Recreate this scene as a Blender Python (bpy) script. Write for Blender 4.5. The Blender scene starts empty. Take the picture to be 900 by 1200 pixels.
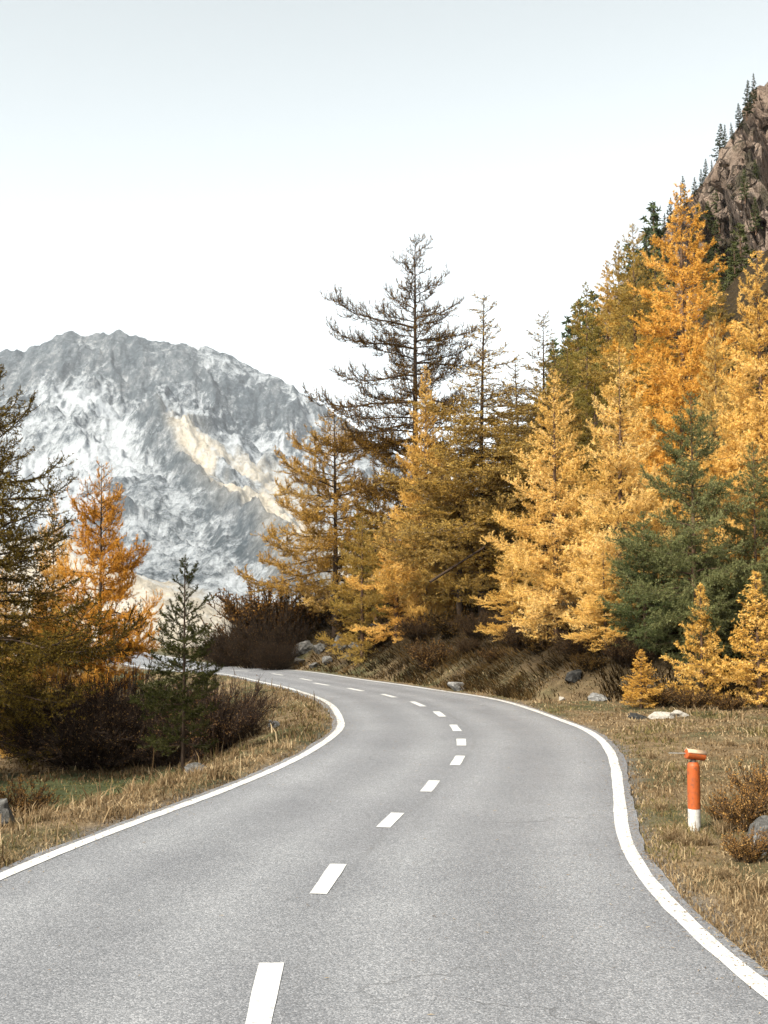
import bpy, bmesh, math, random
import numpy as np
from mathutils import Vector, Matrix, Euler

# ------------------------------------------------------------------ camera, sky, sun, exposure
S = bpy.context.scene
COL = S.collection
FPX, PITCH, CH = 1400.0, math.atan(100 / 1400), 2.2      # focal length in pixels of a 1200-high frame
cam_d = bpy.data.cameras.new('camera')
cam_d.sensor_fit = 'VERTICAL'; cam_d.sensor_height = 36; cam_d.lens = 36 * FPX / 1200
cam_d.clip_start = 0.1; cam_d.clip_end = 30000
cam = bpy.data.objects.new('camera', cam_d); COL.objects.link(cam)
cam.location = (0, 0, CH); cam.rotation_euler = (math.pi / 2 + PITCH, 0, 0)
S.camera = cam

SUN_EL, SUN_AZ = math.radians(44), math.radians(-138)    # azimuth from +Y towards +X: light from behind, on the left
W = bpy.data.worlds.new('World'); S.world = W; W.use_nodes = True
nt = W.node_tree; nt.nodes.clear()
sky = nt.nodes.new('ShaderNodeTexSky'); sky.sky_type = 'NISHITA'; sky.sun_disc = False
sky.sun_elevation = SUN_EL; sky.sun_rotation = SUN_AZ
sky.altitude = 1800; sky.air_density = 1.0; sky.dust_density = 3.5; sky.ozone_density = 1.0
hs = nt.nodes.new('ShaderNodeHueSaturation'); hs.inputs['Saturation'].default_value = 0.18; hs.inputs['Hue'].default_value = 0.44
bg = nt.nodes.new('ShaderNodeBackground'); bg.inputs['Strength'].default_value = 0.094
wo = nt.nodes.new('ShaderNodeOutputWorld')
nt.links.new(sky.outputs[0], hs.inputs['Color']); nt.links.new(hs.outputs[0], bg.inputs[0]); nt.links.new(bg.outputs[0], wo.inputs[0])

sl = bpy.data.lights.new('sun', 'SUN'); sl.energy = 2.9; sl.angle = math.radians(10); sl.color = (1.0, 0.92, 0.79)
sun = bpy.data.objects.new('sun', sl); COL.objects.link(sun)
sdir = Vector((math.sin(SUN_AZ) * math.cos(SUN_EL), math.cos(SUN_AZ) * math.cos(SUN_EL), math.sin(SUN_EL)))
sun.rotation_euler = sdir.to_track_quat('Z', 'Y').to_euler(); sun.location = (-20, -20, 40)

S.view_settings.view_transform = 'Standard'; S.view_settings.look = 'None'
S.view_settings.exposure = 1.65; S.view_settings.gamma = 1.0
S.render.engine = 'CYCLES'
S.cycles.use_denoising = True
S.cycles.max_bounces = 5; S.cycles.diffuse_bounces = 2; S.cycles.glossy_bounces = 2; S.cycles.transmission_bounces = 3
S.cycles.use_adaptive_sampling = True; S.cycles.adaptive_threshold = 0.02

RNG = np.random.default_rng(7)

# ------------------------------------------------------------------ helpers
def at(px, py, d):
    """point seen at pixel (px,py) of the 900x1200 frame at ground distance d along +Y"""
    u, v = (px - 450) / FPX, (600 - py) / FPX
    c, s = math.cos(PITCH), math.sin(PITCH)
    y, z = c - s * v, s + c * v
    return np.array([u / y * d, d, CH + z / y * d])

def mesh_obj(name, verts, faces, mat=None, parent=None, smooth=False, attrs=None):
    me = bpy.data.meshes.new(name)
    verts = np.asarray(verts, np.float32)
    if isinstance(faces, np.ndarray):
        n, k = faces.shape
        me.vertices.add(len(verts)); me.vertices.foreach_set('co', verts.ravel())
        me.loops.add(n * k); me.loops.foreach_set('vertex_index', faces.astype(np.int32).ravel())
        me.polygons.add(n); me.polygons.foreach_set('loop_start', np.arange(0, n * k, k, dtype=np.int32))
        me.update(calc_edges=True)
    else:
        me.from_pydata([tuple(map(float, v)) for v in verts], [], faces); me.update()
    me.polygons.foreach_set('use_smooth', np.full(len(me.polygons), smooth))
    if attrs:
        for an, (dom, arr) in attrs.items():
            a = me.attributes.new(an, 'FLOAT', dom); a.data.foreach_set('value', np.asarray(arr, np.float32))
    if mat: me.materials.append(mat)
    o = bpy.data.objects.new(name, me); COL.objects.link(o)
    if parent: o.parent = parent
    return o

def empty(name, loc=(0, 0, 0), rz=0.0):
    o = bpy.data.objects.new(name, None); COL.objects.link(o)
    o.location = tuple(map(float, loc)); o.rotation_euler = (0, 0, rz); o.empty_display_size = 0.3
    return o

def tag(o, label=None, cat=None, group=None, kind=None):
    if label: o['label'] = label
    if cat: o['category'] = cat
    if group: o['group'] = group
    if kind: o['kind'] = kind
    return o

def norm(v): return v / (np.linalg.norm(v, axis=-1, keepdims=True) + 1e-9)

def hash2(i, j, s):
    h = (i.astype(np.int64) * 374761393 + j.astype(np.int64) * 668265263 + s * 974634777) & 0xffffffff
    h = ((h ^ (h >> 13)) * 1274126177) & 0xffffffff
    return ((h ^ (h >> 16)) & 0xffff) / 65535.0

def vnoise(x, y, s=0):
    i, j = np.floor(x), np.floor(y); fx, fy = x - i, y - j
    fx = fx * fx * fx * (fx * (fx * 6 - 15) + 10); fy = fy * fy * fy * (fy * (fy * 6 - 15) + 10)
    a, b = hash2(i, j, s), hash2(i + 1, j, s); c, d = hash2(i, j + 1, s), hash2(i + 1, j + 1, s)
    return (a + (b - a) * fx) * (1 - fy) + (c + (d - c) * fx) * fy

def fbm(x, y, o=5, s=0, g=0.5):
    r = 0; a = 1; t = 0
    for k in range(o):
        r = r + a * vnoise(x, y, s + k); t += a; a *= g
        x, y = 1.62 * x + 1.21 * y + 3.1, -1.21 * x + 1.62 * y + 7.7
    return r / t

def ridged(x, y, o=5, s=0, g=0.5):
    r = 0; a = 1; t = 0
    for k in range(o):
        r = r + a * (1 - np.abs(2 * vnoise(x, y, s + k) - 1)) ** 1.5; t += a; a *= g
        x, y = 1.62 * x + 1.21 * y + 3.1, -1.21 * x + 1.62 * y + 7.7
    return r / t

def sstep(a, b, x):
    t = np.clip((x - a) / (b - a), 0, 1); return t * t * (3 - 2 * t)

# ------------------------------------------------------------------ materials
def mat_new(name):
    m = bpy.data.materials.new(name); m.use_nodes = True
    t = m.node_tree; t.nodes.clear()
    out = t.nodes.new('ShaderNodeOutputMaterial')
    return m, t, out

class NT:
    """small node-building helper"""
    def __init__(s, t): s.t = t
    def n(s, typ, **kw):
        x = s.t.nodes.new(typ)
        for k, v in kw.items(): setattr(x, k, v)
        return x
    def l(s, a, b): s.t.links.new(a, b)
    def noise(s, vec, scale, detail=4, rough=0.6, dist=0.0):
        x = s.n('ShaderNodeTexNoise'); x.inputs['Scale'].default_value = scale; x.inputs['Detail'].default_value = detail
        x.inputs['Roughness'].default_value = rough; x.inputs['Distortion'].default_value = dist
        if vec is not None: s.l(vec, x.inputs['Vector'])
        return x.outputs[0]
    def ramp(s, fac, stops, interp='LINEAR'):
        x = s.n('ShaderNodeValToRGB'); r = x.color_ramp; r.interpolation = interp
        while len(r.elements) < len(stops): r.elements.new(0.5)
        for e, (p, c) in zip(r.elements, stops):
            e.position = p; e.color = (*c, 1) if len(c) == 3 else c
        s.l(fac, x.inputs[0]); return x.outputs[0]
    def mix(s, fac, a, b, typ='MIX'):
        x = s.n('ShaderNodeMix'); x.data_type = 'RGBA'; x.blend_type = typ
        for sock, v in ((x.inputs[0], fac), (x.inputs[6], a), (x.inputs[7], b)):
            if isinstance(v, (int, float)): sock.default_value = v
            elif isinstance(v, tuple): sock.default_value = (*v, 1)
            else: s.l(v, sock)
        return x.outputs[2]
    def math(s, op, a, b=None, clamp=False):
        x = s.n('ShaderNodeMath'); x.operation = op; x.use_clamp = clamp
        for k, v in enumerate((a, b)):
            if v is None: continue
            if isinstance(v, (int, float)): x.inputs[k].default_value = v
            else: s.l(v, x.inputs[k])
        return x.outputs[0]
    def maprange(s, v, a, b, c=0.0, d=1.0):
        x = s.n('ShaderNodeMapRange'); x.interpolation_type = 'SMOOTHSTEP'
        for k, q in zip(range(1, 5), (a, b, c, d)): x.inputs[k].default_value = q
        s.l(v, x.inputs[0]); return x.outputs[0]
    def attr(s, name):
        x = s.n('ShaderNodeAttribute'); x.attribute_name = name; return x.outputs['Fac']
    def coord(s, which='Object'): return s.n('ShaderNodeTexCoord').outputs[which]
    def bump(s, h, strength, dist):
        x = s.n('ShaderNodeBump'); x.inputs['Strength'].default_value = strength; x.inputs['Distance'].default_value = dist
        s.l(h, x.inputs['Height']); return x.outputs[0]
    def bsdf(s, col, rough=0.9, normal=None, spec=0.3):
        x = s.n('ShaderNodeBsdfPrincipled')
        if isinstance(col, tuple): x.inputs['Base Color'].default_value = (*col, 1)
        else: s.l(col, x.inputs['Base Color'])
        if isinstance(rough, (int, float)): x.inputs['Roughness'].default_value = rough
        else: s.l(rough, x.inputs['Roughness'])
        x.inputs['Specular IOR Level'].default_value = spec
        if normal is not None: s.l(normal, x.inputs['Normal'])
        return x.outputs[0]

def m_asphalt():
    m, t, out = mat_new('asphalt'); q = NT(t); P = q.coord(); lat = q.attr('lat'); hwn = q.attr('rel')
    v = q.n('ShaderNodeTexVoronoi'); v.inputs['Scale'].default_value = 105; q.l(P, v.inputs['Vector'])
    g = q.n('ShaderNodeSeparateColor'); q.l(v.outputs['Color'], g.inputs[0])
    stone = q.ramp(g.outputs[0], [(0.0, (.108, .113, .122)), (.35, (.160, .166, .177)), (.7, (.202, .207, .219)), (1, (.33, .335, .35))])
    mul = lambda c, f, st: q.mix(1.0, c, q.ramp(f, st), 'MULTIPLY')
    big = q.noise(P, 0.45, 6, 0.65); mid = q.noise(P, 16, 5, 0.75); fine = q.noise(P, 60, 3, .7)
    stone = mul(stone, big, [(.3, (.82, .82, .83)), (.7, (1.13, 1.13, 1.12))])
    stone = mul(stone, mid, [(.3, (.90, .90, .905)), (.75, (1.08, 1.08, 1.075))])
    # polished wheel paths are a little paler, the strip between them and the seam under the dashes darker
    wp = q.math('ABSOLUTE', q.math('SUBTRACT', q.math('ABSOLUTE', q.math('SUBTRACT', q.math('ABSOLUTE', hwn), .5)), .27))
    stone = mul(stone, q.math('ADD', wp, q.math('MULTIPLY', big, .12)), [(.05, (1.10, 1.10, 1.095)), (.26, (.88, .88, .885))])
    lw = q.math('ADD', lat, q.math('MULTIPLY', q.math('SUBTRACT', q.noise(P, .8, 4, .6), .5), .10))
    seam = q.math('MULTIPLY', q.maprange(q.math('ABSOLUTE', q.math('SUBTRACT', lw, .15)), .01, .05, 1, 0), q.maprange(q.noise(P, .35, 3, .6), .42, .62))
    stone = q.mix(q.math('MULTIPLY', seam, .30), stone, (.10, .10, .103))
    # hairline cracks and a few damp or oily marks
    cr = q.n('ShaderNodeTexVoronoi'); cr.feature = 'DISTANCE_TO_EDGE'; cr.inputs['Scale'].default_value = .42
    dv = q.n('ShaderNodeMix'); dv.data_type = 'VECTOR'; dv.inputs[0].default_value = .12; q.l(P, dv.inputs[4])
    nz = q.n('ShaderNodeTexNoise'); nz.inputs['Scale'].default_value = 1.6; nz.inputs['Detail'].default_value = 6; q.l(P, nz.inputs['Vector']); sc = q.n('ShaderNodeVectorMath'); sc.operation = 'ADD'
    sm = q.n('ShaderNodeVectorMath'); sm.operation = 'SCALE'; sm.inputs['Scale'].default_value = 1.1; q.l(nz.outputs['Color'], sm.inputs[0]); q.l(P, sc.inputs[0]); q.l(sm.outputs[0], sc.inputs[1]); q.l(sc.outputs[0], cr.inputs['Vector'])
    crack = q.math('MULTIPLY', q.maprange(cr.outputs['Distance'], .002, .009, 1, 0), q.maprange(q.noise(P, .23, 3, .5), .52, .62))
    stone = q.mix(q.math('MULTIPLY', crack, .55), stone, (.06, .06, .062))
    spot = q.noise(P, 1.3, 4, 0.6)
    stone = q.mix(q.maprange(spot, .64, .76, 0, .40), stone, (.12, .12, .122))
    hgt = q.math('SUBTRACT', q.math('ADD', q.math('MULTIPLY', v.outputs['Distance'], -1.0), q.math('MULTIPLY', mid, .25)), crack)
    q.l(q.bsdf(stone, .60, q.bump(hgt, .45, .005), .5), out.inputs[0]); return m

def m_paint():
    m, t, out = mat_new('road_paint'); q = NT(t); P = q.coord()
    v = q.n('ShaderNodeTexVoronoi'); v.inputs['Scale'].default_value = 75; q.l(P, v.inputs['Vector'])
    w = q.noise(P, 26, 5, .75); b = q.noise(P, 1.7, 3, .5)
    wear = q.maprange(q.math('ADD', w, q.math('MULTIPLY', b, .45)), .76, .92)
    col = q.mix(wear, q.ramp(b, [(.3, (.50, .50, .49)), (.7, (.62, .62, .605))]), (.33, .33, .33))
    q.l(q.bsdf(col, .55, q.bump(v.outputs['Distance'], -.3, .006), .4), out.inputs[0]); return m

def m_ground():
    m, t, out = mat_new('ground_soil_and_turf'); q = NT(t); P = q.coord()
    n1 = q.noise(P, .35, 5, .6); n2 = q.noise(P, 3.0, 5, .7); n3 = q.noise(P, 28, 4, .7)
    dry = q.ramp(n2, [(.25, (.085, .060, .034)), (.5, (.19, .135, .075)), (.75, (.30, .225, .135))])
    grn = q.ramp(n2, [(.3, (.045, .048, .022)), (.7, (.135, .125, .06))])
    c = q.mix(q.maprange(n1, .42, .60), dry, grn)
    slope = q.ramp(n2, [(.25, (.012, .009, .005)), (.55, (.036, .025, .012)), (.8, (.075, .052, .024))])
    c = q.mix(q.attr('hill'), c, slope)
    green = q.ramp(n2, [(.3, (.035, .045, .02)), (.7, (.10, .11, .05))])
    c = q.mix(q.attr('path'), c, green)
    grit = q.ramp(n3, [(.3, (.075, .068, .058)), (.7, (.22, .20, .175))])
    c = q.mix(q.attr('edge'), c, grit)
    c = q.mix(1.0, c, q.ramp(n3, [(.2, (.6, .6, .6)), (.8, (1.25, 1.25, 1.25))]), 'MULTIPLY')
    far = q.ramp(q.noise(P, .012, 6, .65), [(.35, (.38, .30, .20)), (.6, (.62, .53, .38))])
    c = q.mix(q.attr('far'), c, far)
    q.l(q.bsdf(c, .95, q.bump(q.math('ADD', n3, n2), .8, .06), .1), out.inputs[0]); return m

def m_leafy(name, lo, mid, hi, trans=.35, use_object=False):
    """thin vegetation: colour varies with the 'tint' attribute stored on each blade or needle"""
    m, t, out = mat_new(name); q = NT(t)
    c = q.ramp(q.attr('tint'), [(0, lo), (.5, mid), (1, hi)])
    if use_object:
        oi = q.n('ShaderNodeObjectInfo'); c = q.mix(1.0, c, oi.outputs['Color'], 'MULTIPLY')
    d = q.n('ShaderNodeBsdfDiffuse'); q.l(c, d.inputs[0])
    tr = q.n('ShaderNodeBsdfTranslucent'); q.l(c, tr.inputs[0])
    mx = q.n('ShaderNodeMixShader'); mx.inputs[0].default_value = trans
    q.l(d.outputs[0], mx.inputs[1]); q.l(tr.outputs[0], mx.inputs[2]); q.l(mx.outputs[0], out.inputs[0]); return m

def m_bark(name, a, b, scale=9):
    m, t, out = mat_new(name); q = NT(t); P = q.coord()
    mp = q.n('ShaderNodeMapping'); mp.inputs['Scale'].default_value = (1, 1, .3); q.l(P, mp.inputs[0])
    n = q.noise(mp.outputs[0], scale, 6, .7, .5)
    q.l(q.bsdf(q.ramp(n, [(.3, a), (.7, b)]), .95, q.bump(n, .8, .03), .1), out.inputs[0]); return m

def m_rock(name, a, b, c, scale=2.0, lichen=(.2, .19, .15)):
    m, t, out = mat_new(name); q = NT(t); P = q.coord()
    n = q.noise(P, scale, 8, .65, .3); n2 = q.noise(P, scale * 5, 6, .7); n3 = q.noise(P, scale * .5, 4, .6)
    col = q.ramp(n, [(.25, a), (.5, b), (.75, c)])
    col = q.mix(q.maprange(n3, .52, .66, 0, .7), col, lichen)
    col = q.mix(1.0, col, q.ramp(n2, [(.3, (.65, .65, .65)), (.7, (1.2, 1.2, 1.2))]), 'MULTIPLY')
    q.l(q.bsdf(col, .9, q.bump(q.math('ADD', n, q.math('MULTIPLY', n2, .5)), .9, .12 / scale), .2), out.inputs[0]); return m

def m_cliff():
    m, t, out = mat_new('cliff_rock'); q = NT(t); g = q.n('ShaderNodeNewGeometry'); P = g.outputs['Position']
    mp = q.n('ShaderNodeMapping'); mp.inputs['Rotation'].default_value = (.3, .75, .2); mp.inputs['Scale'].default_value = (1, 1, .35); q.l(P, mp.inputs[0]); V = mp.outputs[0]
    n1 = q.noise(V, .22, 8, .75, .8); n2 = q.noise(V, .7, 8, .8, 1.2); n3 = q.noise(P, .14, 6, .7)
    col = q.ramp(n1, [(.25, (.26, .18, .135)), (.48, (.48, .36, .28)), (.72, (.62, .50, .41))])
    col = q.mix(q.maprange(n2, .50, .60, 0, .8), col, (.07, .055, .045))
    col = q.mix(q.maprange(n3, .54, .62, 0, .8), col, (.075, .072, .04))
    cr = q.n('ShaderNodeTexVoronoi'); cr.feature = 'DISTANCE_TO_EDGE'; cr.inputs['Scale'].default_value = .55
    wv = q.n('ShaderNodeVectorMath'); wv.operation = 'ADD'; nn = q.n('ShaderNodeTexNoise'); nn.inputs['Scale'].default_value = .5; nn.inputs['Detail'].default_value = 5; q.l(P, nn.inputs['Vector'])
    ws = q.n('ShaderNodeVectorMath'); ws.operation = 'SCALE'; ws.inputs['Scale'].default_value = 1.6; q.l(nn.outputs['Color'], ws.inputs[0]); q.l(V, wv.inputs[0]); q.l(ws.outputs[0], wv.inputs[1]); q.l(wv.outputs[0], cr.inputs['Vector'])
    crack = q.maprange(cr.outputs['Distance'], .01, .06, 1, 0); col = q.mix(q.math('MULTIPLY', crack, .7), col, (.04, .032, .026))
    hh = q.math('SUBTRACT', q.math('ADD', q.math('MULTIPLY', n1, 1.5), n2), q.math('MULTIPLY', crack, .5))
    q.l(q.bsdf(col, .92, q.bump(hh, 1.0, 2.2), .15), out.inputs[0]); return m

def m_plain(name, col, rough=.6, dirt=(.2, .17, .13), amt=.5, scale=14):
    m, t, out = mat_new(name); q = NT(t); P = q.coord()
    n = q.noise(P, scale, 6, .7); n2 = q.noise(P, scale * 4, 4, .7)
    c = q.mix(q.maprange(n, .46, .68, 0, amt), col, dirt)
    c = q.mix(1.0, c, q.ramp(n2, [(.3, (.85, .85, .85)), (.7, (1.1, 1.1, 1.1))]), 'MULTIPLY')
    q.l(q.bsdf(c, rough, q.bump(n2, .3, .003), .4), out.inputs[0]); return m

def m_mountain():
    m, t, out = mat_new('snowy_mountain'); q = NT(t)
    g = q.n('ShaderNodeNewGeometry'); P = g.outputs['Position']
    sep = q.n('ShaderNodeSeparateXYZ'); q.l(g.outputs['Normal'], sep.inputs[0])
    def stretched(scale, rot):
        mp = q.n('ShaderNodeMapping'); mp.vector_type = 'TEXTURE'; mp.inputs['Scale'].default_value = scale; mp.inputs['Rotation'].default_value = rot; q.l(P, mp.inputs[0]); return mp.outputs[0]
    V = stretched((1, 3.2, 2.4), (0, .45, .35)); V2 = stretched((1, 2.0, 1.2), (0, -.5, -.2))
    n1 = q.noise(P, .005, 6, .65, .4); n2 = q.noise(V, .040, 9, .70, .6); n3 = q.noise(V2, .11, 8, .74, .4); n4 = q.noise(P, .35, 3, .7)
    tone = q.math('ADD', q.math('MULTIPLY', n2, .5), q.math('MULTIPLY', n3, .5))
    rock = q.ramp(tone, [(.36, (.022, .034, .042)), (.49, (.085, .103, .118)), (.62, (.24, .25, .26))])
    rock = q.mix(1.0, rock, q.ramp(n1, [(.35, (.70, .76, .80)), (.65, (1.3, 1.26, 1.22))]), 'MULTIPLY')
    rock = q.mix(q.attr('dark'), rock, q.mix(1.0, rock, (.38, .44, .48), 'MULTIPLY'))
    grass = q.ramp(tone, [(.36, (.30, .26, .20)), (.47, (.54, .48, .38)), (.60, (.68, .63, .55))])  # tan meadow, paled to carry the sunlight painted onto the slopes
    base = q.mix(q.attr('meadow'), rock, grass)
    sn = q.math('ADD', q.math('MULTIPLY', n1, .60), q.math('ADD', q.math('MULTIPLY', n2, .95), q.math('ADD', q.math('MULTIPLY', n3, .60), q.math('MULTIPLY', n4, .30))))
    sn = q.math('ADD', sn, q.attr('snow'))
    sn = q.math('ADD', sn, q.math('MULTIPLY', sep.outputs[2], .50))
    f = q.maprange(sn, 1.44, 1.84)
    col = q.mix(f, base, (.47, .505, .54))
    q.l(q.bsdf(col, .95, q.bump(q.math('ADD', n2, n3), 1.0, 11), .05), out.inputs[0]); return m

M = dict(asphalt=m_asphalt(), paint=m_paint(), ground=m_ground(), mountain=m_mountain(),
    larch=m_leafy('larch_needles', (.40, .235, .050), (.76, .525, .170), (.90, .715, .36), .25, True),
    dry=m_leafy('brown_gold_needles', (.12, .07, .03), (.34, .20, .06), (.62, .40, .12), .3, True),
    spruce=m_leafy('spruce_needles', (.06, .07, .03), (.125, .14, .062), (.22, .23, .115), .2, True),
    twig=m_leafy('bare_twigs', (.038, .030, .025), (.075, .058, .046), (.15, .118, .09), .0, True),
    grass=m_leafy('dry_grass_blades', (.085, .055, .028), (.25, .172, .092), (.50, .39, .235), .3),
    turf=m_leafy('green_brown_turf', (.055, .055, .022), (.15, .125, .05), (.32, .235, .11), .3),
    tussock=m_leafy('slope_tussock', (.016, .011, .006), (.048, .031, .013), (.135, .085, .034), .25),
    leaf=m_leafy('russet_leaves', (.16, .09, .035), (.30, .18, .075), (.48, .33, .14), .3, True),
    bark=m_bark('larch_bark', (.055, .036, .025), (.17, .105, .065)),
    darkbark=m_bark('dark_larch_bark', (.022, .016, .012), (.085, .058, .040)),  # darkened copy of the bark, backlit shade put into its colour
    warmbark=m_bark('sunlit_larch_bark', (.10, .05, .025), (.30, .16, .07)),
    rock=m_rock('grey_rock', (.10, .098, .092), (.24, .235, .225), (.44, .43, .41), 3.0),
    darkrock=m_rock('lichened_dark_rock', (.035, .034, .032), (.10, .097, .09), (.27, .262, .25), 3.0, (.07, .065, .045)),
    pale=m_rock('pale_stone', (.26, .24, .20), (.40, .37, .32), (.52, .49, .44), 4.0, (.4, .37, .3)),
    black=m_rock('black_rock', (.012, .012, .012), (.03, .029, .027), (.10, .097, .09), 4.0, (.045, .044, .036)),
    cliff=m_cliff(),
    orange=m_plain('orange_post_paint', (.37, .078, .013), .55, (.13, .05, .025), .75, 22),
    white=m_plain('white_post_paint', (.54, .53, .50), .55, (.22, .19, .15), .75, 26),
    tan=m_plain('weathered_tan_metal', (.50, .36, .24), .6, (.26, .15, .08), .7, 24),
    metal=m_plain('dark_weathered_metal', (.07, .05, .04), .6, (.16, .08, .05), .6),
)

# ------------------------------------------------------------------ road line in plan
CX = [-.25, -.23, -.66, -.58, -.29, .24, .95, 1.35, 1.28, .91, .43, -.14, -1.0, -2.51, -4.99, -8.61, -13.32, -19.5, -28, -40]
CY = [-14, 1.15, 6.46, 8.49, 10.75, 13.04, 16.36, 19.66, 21.7, 25.83, 29.12, 32.03, 35.99, 41.08, 48.01, 53.33, 64.34, 80, 104, 140]
CZ = [.05, .05, .05, .02, 0, -.02, -.02, -.02, -.06, -.12, -.22, -.34, -.48, -.63, -.77, -.91, -1.03, -1.35, -2.6, -6.5]
CW = [2.75, 2.75, 2.75, 2.6, 2.41, 2.25, 2.15, 2.12, 2.03, 2.0, 1.97, 1.91, 1.84, 1.77, 1.75, 1.8, 1.9, 2.1, 2.4, 2.6]
def catmull(P, m=16):
    P = np.vstack([2 * P[0] - P[1], P, 2 * P[-1] - P[-2]]); o = []
    t = np.linspace(0, 1, m, endpoint=False)[:, None]
    for i in range(1, len(P) - 2):
        p0, p1, p2, p3 = P[i - 1:i + 3]
        o.append(.5 * (2 * p1 + (p2 - p0) * t + (2 * p0 - 5 * p1 + 4 * p2 - p3) * t * t + (3 * p1 - p0 - 3 * p2 + p3) * t ** 3))
    o.append(P[-2][None]); return np.vstack(o)
CL = catmull(np.stack([CX, CY, CZ, CW], 1).astype(float))
def smooth_line(P, h=.25, sig=1.1):
    s = np.concatenate([[0], np.cumsum(np.linalg.norm(np.diff(P[:, :2], axis=0), axis=1))]); t = np.arange(0, s[-1], h)
    Q = np.stack([np.interp(t, s, P[:, k]) for k in range(P.shape[1])], 1); n = int(4 * sig / h); g = np.exp(-.5 * (np.arange(-n, n + 1) * h / sig) ** 2); g /= g.sum()
    E = np.vstack([Q[0] + (np.arange(-n, 0)[:, None]) * (Q[1] - Q[0]), Q, Q[-1] + (np.arange(1, n + 1)[:, None]) * (Q[-1] - Q[-2])])
    return np.stack([np.convolve(E[:, k], g, 'valid') for k in range(P.shape[1])], 1)
CL = smooth_line(CL)
CD = norm(np.gradient(CL[:, :2], axis=0)); CN = np.stack([CD[:, 1], -CD[:, 0]], 1)     # CN points right
CS = np.concatenate([[0], np.cumsum(np.linalg.norm(np.diff(CL[:, :2], axis=0), axis=1))])
SHOULDER = .15

def seg_query(X, Y, pts):
    """nearest point on a polyline: signed distance (right +), index + fraction"""
    shp = X.shape; Q = np.stack([X.ravel(), Y.ravel()], 1)
    A, B = pts[:-1], pts[1:]; AB = B - A; l2 = (AB ** 2).sum(1) + 1e-12
    bd = np.full(len(Q), 1e18); bi = np.zeros(len(Q)); bs = np.zeros(len(Q))
    for k in range(len(A)):
        V = Q - A[k]; t = np.clip((V @ AB[k]) / l2[k], 0, 1)
        D = V - t[:, None] * AB[k]; d = (D ** 2).sum(1); u = d < bd
        bd[u] = d[u]; bi[u] = k + t[u]; bs[u] = (AB[k][1] * V[u, 0] - AB[k][0] * V[u, 1])
    return (np.sqrt(bd) * np.sign(bs)).reshape(shp), bi.reshape(shp)

RC = CL[::3]                                              # coarser copy for terrain queries
def road_query(X, Y):
    sd, i = seg_query(X, Y, RC[:, :2]); k = np.arange(len(RC))
    return sd, np.interp(i, k, RC[:, 2]), np.interp(i, k, RC[:, 3]), np.interp(i, k, RC[:, 1])

# foot of the hillside: well behind the verge on the right, then hugging the outside of the bend
_sel = (CL[:, 1] > 27) & (CL[:, 1] < 56) & (CS > 10)
_edge = (CL[:, :2] + CN * (CL[:, 3:4] + SHOULDER + .45))[_sel][::8]
FOOT = np.vstack([[(46, -40), (30, 2), (19, 17), (11.5, 23.2), (7.6, 25.2), (5.2, 26.2)], _edge[_edge[:, 1] > 26.8], [(-9.2, 63), (-7.5, 78), (-5, 110), (2, 160), (30, 260), (200, 900), (2000, 9500)]]).astype(float)

def terrain(X, Y, detail=True):
    X = np.asarray(X, float); Y = np.asarray(Y, float)
    sd, zr, hw, yc = road_query(X, Y)
    e = np.abs(sd) - hw - SHOULDER                         # distance beyond the asphalt edge
    fd, fi = seg_query(X, Y, FOOT); d = fd                 # + is up the hill
    n = fbm(X * .22, Y * .22, 4, 11) - .5; n2 = fbm(X * .9, Y * .9, 4, 31) - .5; n3 = fbm(X * 3.1, Y * 3.1, 3, 51) - .5
    # left of the road: turf lip, bank, hollow
    lip = .12 + .45 * sstep(16, 10, yc)
    depth = .50 + .38 * sstep(12, 20, yc)
    zl = zr - .018 + .05 * sstep(0, .4, e) - depth * sstep(lip, lip + 2.4 + .9 * sstep(14, 20, yc), e) - .05 * np.clip(e - 3, 0, 30) * sstep(22, 40, yc)
    zl = zl - .035 * np.clip(-X - 12, 0, 400) - .5 * sstep(40, 60, Y) * sstep(2, 6, e)
    # right of the road: flat verge, then the hill
    zv = zr - .018 + .04 * sstep(0, .4, e) + .012 * np.clip(e, 0, 12)
    gentle = sstep(6.5, 10, X) * sstep(42, 30, Y)
    dd = np.clip(d - 3.0 * gentle, 0, None); 
    zh = .60 * np.minimum(dd, 3) + .40 * np.clip(dd - 3, 0, 5) + .66 * np.clip(dd - 8, 0, 6) + .80 * np.clip(dd - 14, 0, 200) + .08 * np.minimum(np.clip(d, 0, None), 3) * gentle
    zh = np.minimum(zh, 95 + .1 * zh)
    zh = zh * (.25 + .75 * sstep(330, 130, Y))
    zright = zv + zh
    z = np.where(sd < 0, zl, zright)
    rough = sstep(.15, 1.6, e)
    if detail:
        z = z + rough * (n * .35 + n2 * .16 + n3 * .05) * np.where(sd > 0, .45 + 1.6 * sstep(0, 2.5, d), .8)
        z = z + sstep(12, 40, d) * (fbm(X * .05, Y * .05, 4, 77) - .5) * 9
    z = np.where(e < 0, zr - .018 - .06 * sstep(0, -.14, e), z)
    # beyond the crest everything falls away to the valley
    fall = sstep(75, 330, Y) * sstep(-2, -30, fd) * 34 + sstep(400, 1200, Y) * 10
    return z - fall

def axis(lo, hi, a, b, h, g=1.09):
    c = list(np.arange(a, b + 1e-6, h)); s = h; x = c[-1]
    while x < hi: s *= g; x += s; c.append(x)
    s = h; x = c[0]
    while x > lo: s *= g; x -= s; c.insert(0, x)
    return np.array(c)

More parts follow.
